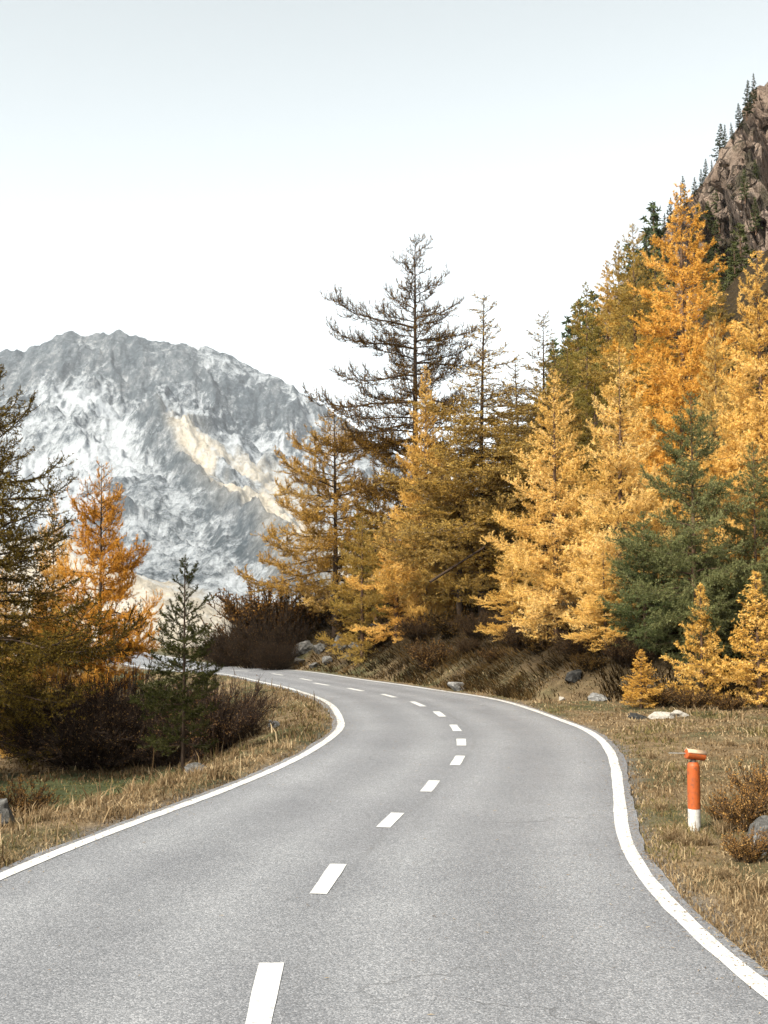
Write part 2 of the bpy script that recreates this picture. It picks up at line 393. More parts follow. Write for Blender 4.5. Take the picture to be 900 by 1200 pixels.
def build_ground():
    xs = axis(-7000, 7000, -8, 11, .18); ys = axis(-900, 9000, 5, 44, .22)
    X, Y = np.meshgrid(xs, ys); Z = terrain(X, Y)
    sd, zr, hw, yc = road_query(X, Y); e = np.abs(sd) - hw - SHOULDER; fd, _ = seg_query(X, Y, FOOT)
    w = len(xs); i = np.arange(len(ys) - 1)[:, None] * w + np.arange(w - 1)[None]
    F = np.stack([i, i + 1, i + w + 1, i + w], -1).reshape(-1, 4)
    nz = fbm(X * .6, Y * .6, 3, 5) - .5
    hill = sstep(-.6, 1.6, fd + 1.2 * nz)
    path = sstep(1.9, 2.8, e + nz) * (sd < 0) * sstep(-.5, .3, 6.5 - np.abs(Y - 15))
    edge = sstep(.16, .02, e + .2 * nz)
    far = sstep(90, 220, Y) * (fd < 0)
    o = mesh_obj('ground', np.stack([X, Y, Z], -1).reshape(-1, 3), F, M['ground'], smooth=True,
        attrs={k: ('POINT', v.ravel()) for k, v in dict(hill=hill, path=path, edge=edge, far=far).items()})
    return tag(o, kind='structure')
ground = build_ground()

def strip(P, off_a, off_b, dz, name, mat, parent, wob=0.0, thick=0.0, seed=0):
    """ribbon along the centre line between two lateral offsets (arrays), optionally with a skirt"""
    n = len(P); A = P[:, :3].copy(); B = P[:, :3].copy()
    D = norm(np.gradient(P[:, :2], axis=0)); N = np.stack([D[:, 1], -D[:, 0]], 1)
    s = np.arange(n)
    wa = wob * (vnoise(s * .13, s * 0., seed) + .7 * vnoise(s * .41, s * 0., seed + 3) + .3 * vnoise(s * 1.1, s * 0., seed + 4) - 1); wb = wob * (vnoise(s * .15, s * 0., seed + 9) + .7 * vnoise(s * .37, s * 0., seed + 5) + .3 * vnoise(s * 1.1, s * 0., seed + 6) - 1)
    A[:, :2] += N * (off_a + wa)[:, None]; B[:, :2] += N * (off_b + wb)[:, None]
    A[:, 2] += dz; B[:, 2] += dz
    i = np.arange(n - 1); F = [np.stack([i, i + n, i + n + 1, i + 1], 1)]; V = [A, B]
    if thick:
        A2, B2 = A.copy(), B.copy(); A2[:, 2] -= thick; B2[:, 2] -= thick
        A2[:, :2] -= N * .05; B2[:, :2] += N * .05
        V += [A2, B2]; F += [np.stack([i + 2 * n, i, i + 1, i + 1 + 2 * n], 1), np.stack([i + n, i + 3 * n, i + 3 * n + 1, i + n + 1], 1)]
    return mesh_obj(name, np.vstack(V), np.vstack(F), mat, parent, smooth=False)

def resample(P, h):
    s = np.concatenate([[0], np.cumsum(np.linalg.norm(np.diff(P[:, :2], axis=0), axis=1))])
    t = np.arange(0, s[-1], h); return np.stack([np.interp(t, s, P[:, k]) for k in range(P.shape[1])], 1)

def build_road():
    P = resample(CL, .12)
    n = len(P); nc = 17; D = norm(np.gradient(P[:, :2], axis=0)); N = np.stack([D[:, 1], -D[:, 0]], 1); k = np.arange(n)
    def ragged(sd): return .035 * (vnoise(k * .13, k * 0., sd) + .7 * vnoise(k * .41, k * 0., sd + 3) + .3 * vnoise(k * 1.1, k * 0., sd + 4) - 1)
    la = -(P[:, 3] + SHOULDER) + ragged(1); ra = P[:, 3] + SHOULDER + ragged(9); u = np.linspace(0, 1, nc)
    lat = la[:, None] * (1 - u) + ra[:, None] * u
    G = np.concatenate([P[:, None, :2] + N[:, None] * lat[..., None], np.repeat(P[:, None, 2:3], nc, 1)], -1)
    skirt = lambda c, sg: np.concatenate([G[:, c, :2] + N * sg * .05, G[:, c, 2:] - .16], -1)
    G = np.concatenate([skirt(0, -1)[:, None], G, skirt(nc - 1, 1)[:, None]], 1); lat = np.concatenate([lat[:, :1], lat, lat[:, -1:]], 1); nc += 2
    ii = np.arange(n - 1)[:, None] * nc + np.arange(nc - 1)[None]; F = np.stack([ii, ii + 1, ii + nc + 1, ii + nc], -1).reshape(-1, 4)
    road = mesh_obj('road', G.reshape(-1, 3), F, M['asphalt'], attrs=dict(lat=('POINT', lat.ravel()), rel=('POINT', (lat / P[:, 3:4]).ravel())))
    tag(road, kind='structure')
    lw = .066
    strip(P, -P[:, 3] - lw, -P[:, 3] + lw, .005, 'edge_line', M['paint'], road, .012, 0, 2)
    strip(P, P[:, 3] - lw, P[:, 3] + lw, .005, 'edge_line', M['paint'], road, .012, 0, 3)
    dashes = [((296, 1232), (318, 1129)), ((373, 1048), (397, 1013)), ((449, 970), (466, 953)), ((499, 928), (509, 915)), ((533, 897), (539.5, 886)),
        ((541, 874), (540.5, 866)), ((536, 857), (531, 849.5)), ((519, 840), (511, 834)), ((496, 828), (483, 822.3)), ((463, 817.4), (448, 813.5)), ((425, 810), (408, 806.5)), ((385, 803.3), (368, 800.4))]
    for k, (a, b) in enumerate(dashes):
        E = []
        for p in (a, b):
            d = 10.0
            for _ in range(60):                            # walk along the sight line until it meets the road surface
                q = at(p[0], p[1], d); _, zr, _, _ = road_query(np.array([q[0]]), np.array([d]))
                d += (q[2] - zr[0]) / ((CH - q[2]) / d + 1e-6) * .6
            E.append(np.array([*at(p[0], p[1], d)[:2], zr[0]]))
        t = np.linspace(0, 1, 9)[:, None]; L = E[0] + (E[1] - E[0]) * t
        L = np.hstack([L, np.zeros((9, 1))]); _, L[:, 2], _, _ = road_query(L[:, 0], L[:, 1])
        strip(L, np.full(9, -.07), np.full(9, .07), .005, 'centre_dash', M['paint'], road, .010, 0, 20 + k)
    # the line goes on past what the bend shows clearly
    s = 41.0
    PS = np.concatenate([[0], np.cumsum(np.linalg.norm(np.diff(P[:, :2], axis=0), axis=1))])
    y0 = E[1][1]; s = PS[np.argmin(np.abs(P[:, 1] - y0))] + 1.8
    for k in range(5):
        seg = P[(PS >= s) & (PS <= s + 1.7)]; strip(seg, np.full(len(seg), -.07), np.full(len(seg), .07), .005, 'centre_dash', M['paint'], road, .006, 0, 40 + k); s += 4.2
    return road
road = build_road()

# ------------------------------------------------------------------ the mountain across the valley
def build_mountain():
    ax = np.concatenate([np.arange(-700, -160, 6), np.arange(-160, 460, 1.8), np.arange(520, 1500, 8)]).astype(float)
    ys = 330 + (3700 - 330) * np.linspace(0, 1, 345) ** .92
    PXX, Y = np.meshgrid(ax, ys); X = (PXX - 450) / FPX * Y
    YR = 3000.0
    sx = np.array([-700, -400, -200, -60, -20, 0, 15, 25, 45, 75, 95, 115, 130, 150, 175, 215, 240, 265, 290, 310, 340, 365, 388, 420, 460, 520, 600, 700, 1500], float)
    sy = np.array([480, 455, 440, 425, 414, 407, 404, 411, 398, 387, 389, 390, 383, 388, 395, 397, 402, 409, 424, 436, 449, 463, 479, 503, 530, 570, 610, 640, 640], float)
    RX = (sx - 450) / FPX * YR; RZ = (700 - sy) / FPX * YR
    zr = np.interp(X * (YR / np.maximum(Y, 1600)) ** .35, RX, RZ)       # ridge height that each column climbs to
    t = np.clip((YR - Y) / (YR - 620), 0, 1)
    base = -46 + (zr + 46) * (.80 * (1 - t) ** 1.75 + .20 * sstep(.16, .0, t))
    back = np.clip((Y - YR) / 700, 0, 1); base = np.where(Y > YR, zr * (1 - .75 * back ** 1.2), base)
    def line(pts):                                         # ridges running down the face: (pixel x, pixel y, distance)
        L = np.array([[(p - 450) / FPX * d, d, CH + (700 - q) / FPX * d] for p, q, d in pts]); L = L[np.argsort(L[:, 1])]
        cxl = np.interp(Y, L[:, 1], L[:, 0]); czl = np.interp(Y, L[:, 1], L[:, 2]); on = sstep(L[0, 1] - 150, L[0, 1] + 60, Y) * sstep(L[-1, 1] + 260, L[-1, 1] - 40, Y)
        return X - cxl, czl, on
    meadow = np.zeros_like(X); snow = np.zeros_like(X)  # meadow and snow also carry the sunlight and shade painted on the slopes
    wx = (fbm(X / 240, Y / 240, 4, 3) - .5) * 150
    r, cz, on = line([(172, 462, 2500), (186, 500, 2300), (215, 550, 2050), (262, 590, 1800), (320, 622, 1500), (392, 655, 1180)])
    r = r + wx * .35
    spur = cz - np.where(r > 0, .52, .95) * np.abs(r) - 400 * (1 - on)
    k = 22.; h = np.maximum(base, spur) + k * np.exp(-np.abs(base - spur) / k) * .5
    flank = sstep(-10, 25, r) * sstep(420, 120, r - wx) * on * sstep(2420, 2250, Y)
    flank = flank * sstep(.28, .46, fbm(X / 90, Y / 260, 4, 83)); meadow = np.maximum(meadow, flank); snow -= .16 * flank; snow -= .16 * sstep(-60, -5, r) * sstep(25, -5, r) * on * sstep(-30, 10, spur - base)  # sunlit spur side painted as tan meadow, shaded side as barer dark rock
    warm = sstep(2150, 1650, Y) * sstep(-40, 60, r + wx * .4) * .9; meadow = np.maximum(meadow, warm); snow -= .10 * warm  # sunlight on the lower slopes put in as warm meadow colour
    r2, cz2, on2 = line([(20, 470, 2750), (60, 505, 2450), (120, 560, 2050), (150, 600, 1700)])
    s2 = cz2 - .45 * np.abs(r2 + wx * .3) - 400 * (1 - on2); h = np.maximum(h, s2) + k * np.exp(-np.abs(h - s2) / k) * .4
    # low apron close to the valley floor, its sunlight painted in as pale meadow
    r3, cz3, on3 = line([(40, 622, 1350), (120, 662, 1080), (185, 704, 880), (262, 744, 700), (300, 764, 600)])
    s3 = cz3 - .42 * np.abs(r3 + wx * .3) - 300 * (1 - on3); h3 = np.maximum(h, s3) + 12 * np.exp(-np.abs(h - s3) / 12) * .4
    low = sstep(-14, 6, s3 - h); h = h3
    meadow = np.maximum(meadow, low); snow -= .13 * low
    val = sstep(1250, 760, Y); meadow = np.maximum(meadow, val); snow -= .15 * val
    # erosion: gullies down the fall line, crags near the crest
    up = np.clip((h + 30) / 500, 0, 1); wx2 = (fbm(X / 330, Y / 330, 4, 41) - .5) * 260
    gul = ridged((X + wx2 + .25 * (Y - 2000)) / 105, (Y + wx2 * .7) / 340, 6, 13, .58) - .5
    h = h + (ridged((X - wx2 * .6 + .35 * (Y - 2000)) / 300, (Y + wx2) / 900, 3, 17, .45) - .5) * 75 * up * sstep(.02, .16, t) * (1 - .7 * np.maximum(val, low))
    crag = ridged(X / 62, Y / 70, 5, 23, .6) - .5
    amp = (22 + 95 * up) * (.22 + .78 * sstep(.0, .12, t))
    calm = 1 - .65 * np.maximum(val, low * .8)
    h = h + gul * amp * calm + crag * (5 + 20 * up * sstep(.32, .06, t)) * calm * (.35 + .65 * sstep(0, .05, t)) + (fbm(X / 24, Y / 24, 4, 91) - .5) * (8 + 12 * up) * calm
    dark = sstep(.42, .62, fbm(X / 190, Y / 150, 3, 71)) * sstep(-380, -560, X)
    snow += .13 * sstep(.07, .11, t) * sstep(.2, .13, t); snow += -(.20 + .36 * dark) * sstep(.13, .05, t) + .10 * sstep(.12, .2, t) * sstep(.45, .25, t) - .02
    snow += .22 * sstep(.60, .74, fbm(X / 260, Y / 360, 4, 61)) * (1 - meadow)
    face = sstep(150, 0, np.abs(r + 150)) * sstep(1200, 1450, Y) * sstep(2150, 1850, Y); snow -= .05 * face
    def blur(a, k):
        for _ in range(k):
            a = (np.roll(a, 1, 0) + a + np.roll(a, -1, 0)) / 3; a = (np.roll(a, 1, 1) + a + np.roll(a, -1, 1)) / 3
        return a
    hollow = np.clip((blur(h, 4) - h) / 5.0, -1, 1) + np.clip((blur(h, 16) - h) / 16.0, -1, 1); snow += .07 * hollow * (1 - .5 * meadow)
    w = len(ax); i = np.arange(len(ys) - 1)[:, None] * w + np.arange(w - 1)[None]
    F = np.stack([i, i + 1, i + w + 1, i + w], -1).reshape(-1, 4)
    o = mesh_obj('mountain', np.stack([X, Y, h], -1).reshape(-1, 3), F, M['mountain'], smooth=True, attrs=dict(meadow=('POINT', meadow.ravel()), snow=('POINT', snow.ravel()), dark=('POINT', (dark * sstep(.15, .05, t)).ravel())))
    tag(o, kind='structure'); return o
build_mountain()

# ------------------------------------------------------------------ conifers
def tubes(P, r0, r1, sides):
    """P (B,K,3) polylines -> tube mesh"""
    B, K, _ = P.shape; T = norm(np.gradient(P, axis=1))
    up = np.where(np.abs(T[..., 2:3]) > .9, np.array([1., 0, 0]), np.array([0, 0, 1.]))
    U = norm(np.cross(T, up)); V = np.cross(T, U)
    a = np.arange(sides) * 2 * np.pi / sides
    t = np.linspace(0, 1, K)[None, :]
    r = (r0[:, None] * (1 - t) + r1[:, None] * t)[..., None, None]
    ring = P[:, :, None] + r * (np.cos(a)[None, None, :, None] * U[:, :, None] + np.sin(a)[None, None, :, None] * V[:, :, None])
    verts = ring.reshape(-1, 3)
    b = np.arange(B)[:, None, None] * K * sides; k = np.arange(K - 1)[None, :, None] * sides; s = np.arange(sides)[None, None]
    s2 = (s + 1) % sides
    F = np.stack([b + k + s, b + k + s2, b + k + sides + s2, b + k + sides + s], -1).reshape(-1, 4)
    return verts, F

def ribbons(P, w0, w1, rng):
    """flat tapered twigs as quads"""
    B, K, _ = P.shape; T = norm(np.gradient(P, axis=1)); R = norm(rng.normal(size=(B, 1, 3))); N = norm(np.cross(T, R))
    t = np.linspace(0, 1, K)[None, :, None]; w = w0 * (1 - t) + w1 * t
    V = np.stack([P - N * w, P + N * w], 2).reshape(-1, 3)
    b = np.arange(B)[:, None] * K * 2; k = np.arange(K - 1)[None] * 2
    return V, np.stack([b + k, b + k + 1, b + k + 3, b + k + 2], -1).reshape(-1, 4)

def grow(parents, lens, idx, t, side, lk, ang, dele, curl, rng, nodes=4):
    """child twigs from polylines parents (B,K,3) at fraction t; ang = sideways angle, dele = elevation change, curl = final upturn"""
    B, K, _ = parents.shape; f = np.clip(t, 0, .999) * (K - 1); i = f.astype(int); w = (f - i)[:, None]
    p = parents[idx, i] * (1 - w) + parents[idx, i + 1] * w
    d = norm(parents[idx, i + 1] - parents[idx, i])
    az = np.arctan2(d[:, 1], d[:, 0]) + side * ang; el = np.arcsin(np.clip(d[:, 2], -1, 1)) + dele
    out = [p]; seg = lk / (nodes - 1)
    for k in range(nodes - 1):
        e = el + curl * (k / max(1, nodes - 2)) + rng.normal(0, .12, len(az)); a2 = az + rng.normal(0, .15, len(az)) - side * .12 * k
        out.append(out[-1] + np.stack([np.cos(a2) * np.cos(e), np.sin(a2) * np.cos(e), np.sin(e)], 1) * seg[:, None])
    return np.stack(out, 1)

def needles(P, L, per_m, nl, nw, spread, rng, tint0):
    """single-triangle needles around twigs P (B,K,3)"""
    B, K, _ = P.shape; cnt = rng.poisson(np.clip(L * per_m, 0, None)); idx = np.repeat(np.arange(B), cnt); n = len(idx)
    f = rng.random(n) ** .85 * (K - 1) * .999; i = f.astype(int); w = (f - i)[:, None]
    p = P[idx, i] * (1 - w) + P[idx, i + 1] * w; d = norm(P[idx, i + 1] - P[idx, i])
    r = rng.normal(size=(n, 3)); r[:, 2] += .25; r = norm(r - (r * d).sum(1, keepdims=True) * d)
    dr = norm(d * (1 - spread) + r * spread); s = norm(np.cross(dr, rng.normal(size=(n, 3))))
    l = nl * rng.uniform(.65, 1.25, n)[:, None]; hw = nw * .5 * rng.uniform(.7, 1.3, n)[:, None]
    V = np.stack([p - s * hw, p + s * hw, p + dr * l], 1).reshape(-1, 3)
    tint = np.clip(tint0[idx] + rng.normal(0, .14, n), 0, 1)
    return V, np.arange(n * 3).reshape(-1, 3), tint

def conifer(name, seed, H, R, per_m=8.0, shape=.85, low=.08, e_top=.7, e_low=-.12, sag=.25, lift=.5, twig_sp=.10, twig_len=.34, twig_max=.75, sub=2.0,
            npm=70, nl=.055, nw=.016, spread=.7, bare_top=1.1, bare_keep=.1, lean=0.0, kink=0.0, extra=(), needle='larch', limb_r=.011, trunk_r=None, twig_droop=-.25, twig_curl=.35, irregular=.22,
            top_twist=0.0, show_twigs=True, bark='bark', gap=0.0, twig_w=None):
    """returns (trunk mesh, crown mesh): tapered trunk with limbs, and twigs + needles"""
    rng = np.random.default_rng(seed)
    def trunk_at(z):
        u = z / H; return np.stack([lean * H * u + kink * np.exp(-((u - .06) / .07) ** 2), .02 * H * np.sin(3.1 * u + seed) * .3, z], -1)
    n = int(H * per_m * (1 - low)); u = low + (1 - low) * (np.arange(n) + rng.random(n)) / n; u = u ** .95
    u = np.clip(u, 0, .985); az = np.arange(n) * 2.39996 + rng.normal(0, .35, n) + seed
    prof = (1 - u) ** shape * (.55 + .45 * sstep(low - .02, low + .22, u)) + .02
    L = R * prof * np.clip(rng.normal(1, irregular, n), .35, 1.7)
    if gap: L *= 1 - gap * (vnoise(u * 9, u * 0 + seed, seed) > .55)
    el = e_low + (e_top - e_low) * u ** 1.5 + rng.normal(0, .10, n)
    if len(extra):
        ex = np.array(extra, float); u = np.r_[u, ex[:, 0]]; az = np.r_[az, ex[:, 1]]; L = np.r_[L, ex[:, 2]]; el = np.r_[el, ex[:, 3]]; n = len(u)
    K = 8; pts = [trunk_at(u * H)]; seg = L / (K - 1)
    for k in range(K - 1):
        q = k / (K - 2); e = el - sag * np.sin(np.pi * min(1, q * 1.15)) * (1 - .6 * u) + lift * np.clip(q - .45, 0, 1) ** 1.2 * 1.4 * (1 - .3 * u) + rng.normal(0, .05, n); a = az + .25 * rng.normal(0, .35, n) * q
        pts.append(pts[-1] + np.stack([np.cos(a) * np.cos(e), np.sin(a) * np.cos(e), np.sin(e)], 1) * seg[:, None])
    Bp = np.stack(pts, 1)
    # twigs
    cnt = np.maximum(2, (L / twig_sp).astype(int)); idx = np.repeat(np.arange(n), cnt)
    k = np.concatenate([np.arange(c) for c in cnt]); t = .10 + .90 * (k + rng.random(len(k))) / cnt[idx]; t = np.clip(t, 0, .995)
    side = np.where(k % 2 == 0, 1., -1.)
    tl = np.minimum(twig_max, twig_len * L[idx] * (1.05 - .7 * t) + .07) * rng.uniform(.6, 1.25, len(k))
    T1 = grow(Bp, L, idx, t, side, tl, rng.uniform(.55, 1.15, len(k)), twig_droop + rng.normal(0, .28, len(k)), twig_curl + rng.normal(0, .15, len(k)), rng)
    u1 = u[idx]
    if sub > 0:
        c2 = rng.poisson(sub * tl / .25); i2 = np.repeat(np.arange(len(tl)), c2); t2 = rng.uniform(.15, .95, len(i2))
        l2 = np.clip(tl[i2] * rng.uniform(.25, .55, len(i2)), .05, .34)
        T2 = grow(T1, tl, i2, t2, rng.choice([-1., 1.], len(i2)), l2, rng.uniform(.5, 1.1, len(i2)), twig_droop * .6 + rng.normal(0, .4, len(i2)), twig_curl + rng.normal(0, .2, len(i2)), rng)
        TT = np.concatenate([T1, T2]); TL = np.r_[tl, l2]; UU = np.r_[u1, u1[i2]]; BI = np.r_[idx, idx[i2]]
    else:
        TT, TL, UU, BI = T1, tl, u1, idx
    btint = rng.normal(.5, .12, n); ttint = btint[BI] + rng.normal(0, .10, len(TL)) 
    V, F, tint = [], [], []; off = 0
    keep = np.where(UU > bare_top, bare_keep, 1.0)
    nv, nf, nti = needles(TT, TL * keep, npm, nl, nw, spread, rng, ttint)
    # limbs get needles on their outer half too
    nv2, nf2, nti2 = needles(Bp[:, 3:], L * .57 * np.where(u > bare_top, bare_keep, 1), npm * .8, nl, nw, spread, rng, btint)
    V = np.vstack([nv, nv2]); F = np.vstack([nf, nf2 + len(nv)]); tint = np.r_[nti, nti2]
    crown = mesh_obj('crown', V, F, M[needle], attrs=dict(tint=('FACE', tint)))
    # twigs as their own mesh data (second slot)
    tw = None
    if show_twigs:
        rv, rf = ribbons(TT if twig_w else T1, twig_w or (.0055 if H > 4 else .003), .002, rng); tw = mesh_obj('twigs', rv, rf, M['twig'], attrs=dict(tint=('FACE', rng.random(len(rf)))))
    # trunk + limbs
    tr = trunk_r or .0125 * H + .02
    zz = np.linspace(-.35, H, 22); TP = trunk_at(zz)[None]
    tv, tf = tubes(TP, np.array([tr]), np.array([.006]), 9)
    lr = limb_r * L ** .8 + .003; ne = len(extra); nb = n - ne
    limbs = [mesh_obj('limb', *tubes(Bp[k:k + 1], lr[k:k + 1] * 1.25, np.array([.004]), 6), M[bark], smooth=True) for k in range(nb, n)]
    lv, lf = tubes(Bp[:nb], lr[:nb], np.full(nb, .003), 4)
    trunk = mesh_obj('trunk', np.vstack([tv, lv]), np.vstack([tf, lf + len(tv)]), M[bark], smooth=True)
    parts = [trunk, crown] + ([tw] if tw else []) + limbs
    meshes = [(o.name.split('.')[0], o.data) for o in parts]
    for o in parts: bpy.data.objects.remove(o)
    return dict(name=name, meshes=meshes, H=H)

def plant(proto, loc, h, label, cat='tree', group=None, rz=0.0, tint=(1, 1, 1), wide=1.0, twig_tint=(1, 1, 1), tilt=(0, 0), name=None):
    s = h / proto['H']; e = empty(name or proto['name'], loc, rz); e.rotation_euler = (tilt[0], tilt[1], rz); e.scale = (s * wide, s * wide, s)
    tag(e, label, cat, group)
    for nm, me in proto['meshes']:
        o = bpy.data.objects.new(nm, me); COL.objects.link(o); o.parent = trunk if nm == 'limb' else e
        if nm == 'trunk': trunk = o
        if nm == 'twigs': o['kind'] = 'stuff'
        o.color = (*(twig_tint if nm == 'twigs' else tint), 1)
    return e

def gz(x, y): return float(terrain(np.array([x]), np.array([y]))[0])
def spot(px, d):
    x = (px - 450) / FPX * d * (1 / math.cos(PITCH)) * math.cos(PITCH)
    return np.array([x, d, gz(x, d)])
def plant_px(proto, px, d, top_py, label, **kw):
    """stand a tree on the ground at pixel column px and distance d, tall enough for its tip to reach top_py"""
    p = spot(px, d); h = at(px, top_py, d)[2] - p[2]
    return plant(proto, p, max(.4, h), label, **kw)

def base_d(px, base_py, d0=8., d1=140.):
    """distance at which the ground in pixel column px reaches image row base_py"""
    d = np.arange(d0, d1, .1); x = (px - 450) / FPX * d; z = terrain(x, d)
    c, sn = math.cos(PITCH), math.sin(PITCH); py = 600 - FPX * (-sn * d + c * (z - CH)) / (c * d + sn * (z - CH))
    k = np.nonzero(py <= base_py)[0]; return float(d[k[0]]) if len(k) else d1
def plant_base(proto, px, base_py, top_py, label, dmin=26., **kw):
    return plant_px(proto, px, base_d(px, base_py, dmin), top_py, label, **kw)
GOLD, PALE, ORANGE, OLIVE, RUST = (1, 1, 1), (1.12, 1.10, 1.25), (1.0, .86, .55), (.62, .66, .62), (.66, .48, .30)

BIG = dict(twig_sp=.085, npm=100, nl=.068, nw=.0155, sub=2.4, spread=.60, twig_len=.42, twig_curl=.75, twig_droop=-.35)
larch_a = conifer('larch_tree', 1, 9, 2.3, per_m=15, low=.035, **BIG)
larch_b = conifer('larch_tree', 2, 9.5, 2.2, per_m=14, low=.03, shape=.75, sag=.35, lift=.7, **BIG)
larch_c = conifer('larch_tree', 3, 8, 2.4, per_m=14, low=.03, shape=.9, gap=.45, irregular=.32, **BIG)
larch_open = conifer('larch_tree', 4, 7, 2.3, bark='darkbark', per_m=13, shape=.65, low=.12, irregular=.35, bare_top=.8, bare_keep=.5, sag=.3, lift=.55, twig_w=.009, **BIG)
larch_small = conifer('young_larch', 5, 2.6, .78, per_m=38, shape=.9, e_low=.15, e_top=.9, twig_sp=.06, twig_max=.3, sub=1.4, nl=.05, nw=.014, npm=120, low=.02)
larch_bare = conifer('bare_larch', 6, 13, 2.7, per_m=10, shape=.60, low=.20, e_top=.55, e_low=-.06, sag=.25, lift=.55, twig_sp=.065, twig_len=.40, twig_max=.75, sub=3.4, npm=48, nl=.06, nw=.02, bare_top=.46, bare_keep=.30, irregular=.34, limb_r=.013, twig_droop=-.1, twig_curl=.7, twig_w=.011, needle='dry', bark='darkbark',
    extra=[(.70, 3.0, 3.0, .25), (.755, 3.3, 3.0, .30), (.56, 3.1, 3.6, .02), (.63, 2.9, 2.8, .05), (.66, .1, 2.4, .05), (.72, -.2, 2.2, .15), (.50, 3.0, 2.6, -.05), (.78, .2, 1.7, .4), (.46, 3.4, 3.3, -.1)])
larch_thin = conifer('bare_larch', 7, 12, 2.0, per_m=12, shape=.62, low=.12, e_top=.9, e_low=-.25, sag=.35, lift=.5, twig_sp=.06, twig_len=.42, twig_max=.6, sub=2.6, npm=60, nl=.06, nw=.022, bare_top=.64, bare_keep=.38, irregular=.36, limb_r=.010, gap=.35, trunk_r=.10, twig_w=.010, bark='darkbark')
larch_left = conifer('larch_tree', 8, 7, 2.4, per_m=13, shape=.55, low=.06, e_top=.8, e_low=-.1, sag=.35, lift=.8, twig_sp=.055, twig_max=.8, sub=1.6, npm=54, nl=.05, nw=.018, bare_top=.52, bare_keep=.85, limb_r=.012, irregular=.3, twig_w=.007, needle='dry', bark='darkbark')
spruce_a = conifer('spruce_tree', 9, 7.5, 2.5, per_m=16, shape=.72, e_low=-.05, e_top=.7, sag=.2, lift=.35, twig_sp=.075, twig_max=.7, sub=2.0, npm=70, nl=.07, nw=.021, spread=.62, needle='spruce', low=.03, irregular=.25)
sapling = conifer('young_spruce', 10, 3.2, .78, per_m=22, shape=.8, low=.10, e_low=.05, e_top=1.0, sag=.1, lift=.45, twig_sp=.04, twig_len=.5, twig_max=.42, sub=2.4, npm=230, nl=.036, nw=.010, spread=.6, needle='spruce', limb_r=.009, irregular=.22, twig_curl=.5, trunk_r=.03, bark='darkbark')
far_spruce = conifer('cliff_spruce', 11, 6, .95, per_m=12, shape=.7, low=.08, twig_sp=.15, twig_max=.5, sub=1.3, npm=60, nl=.16, nw=.07, needle='spruce', irregular=.4, show_twigs=False, gap=.4)
far_larch = conifer('larch_tree', 12, 10, 2.2, per_m=11, shape=.75, twig_sp=.12, sub=1.8, npm=45, nl=.11, nw=.045, irregular=.3, show_twigs=False)

def left_side():
    plant_px(larch_left, -14, 21, 436, 'tall dark-topped larch with long bare drooping boughs at the left edge', rz=.6, tint=(.36, .41, .29), twig_tint=(.32, .32, .30), wide=.98)
    plant_px(larch_open, 118, 27, 543, 'orange-gold larch standing behind the dark shrubs left of the road', rz=1.0, tint=(.78, .53, .22), twig_tint=(.6, .5, .4), wide=.70)
    plant_px(larch_c, 62, 33, 578, 'thin pale gold larch half hidden behind the left orange larch', rz=2.0, tint=(.85, .70, .48), wide=.62)
    plant_px(larch_b, 8, 25, 650, 'low spreading olive-gold larch under the dark boughs at the left edge', rz=3.3, tint=(.74, .62, .40), wide=1.25)
    plant_px(larch_open, 56, 26, 672, 'bushy golden larch in front of the orange larch on the left', rz=4.1, tint=(.82, .64, .36), wide=.85)
    plant_px(sapling, 217, 18.2, 656, 'slim young dark spruce on the inside of the road bend', rz=.4, tint=(.34, .32, .235), wide=1.1)
left_side()

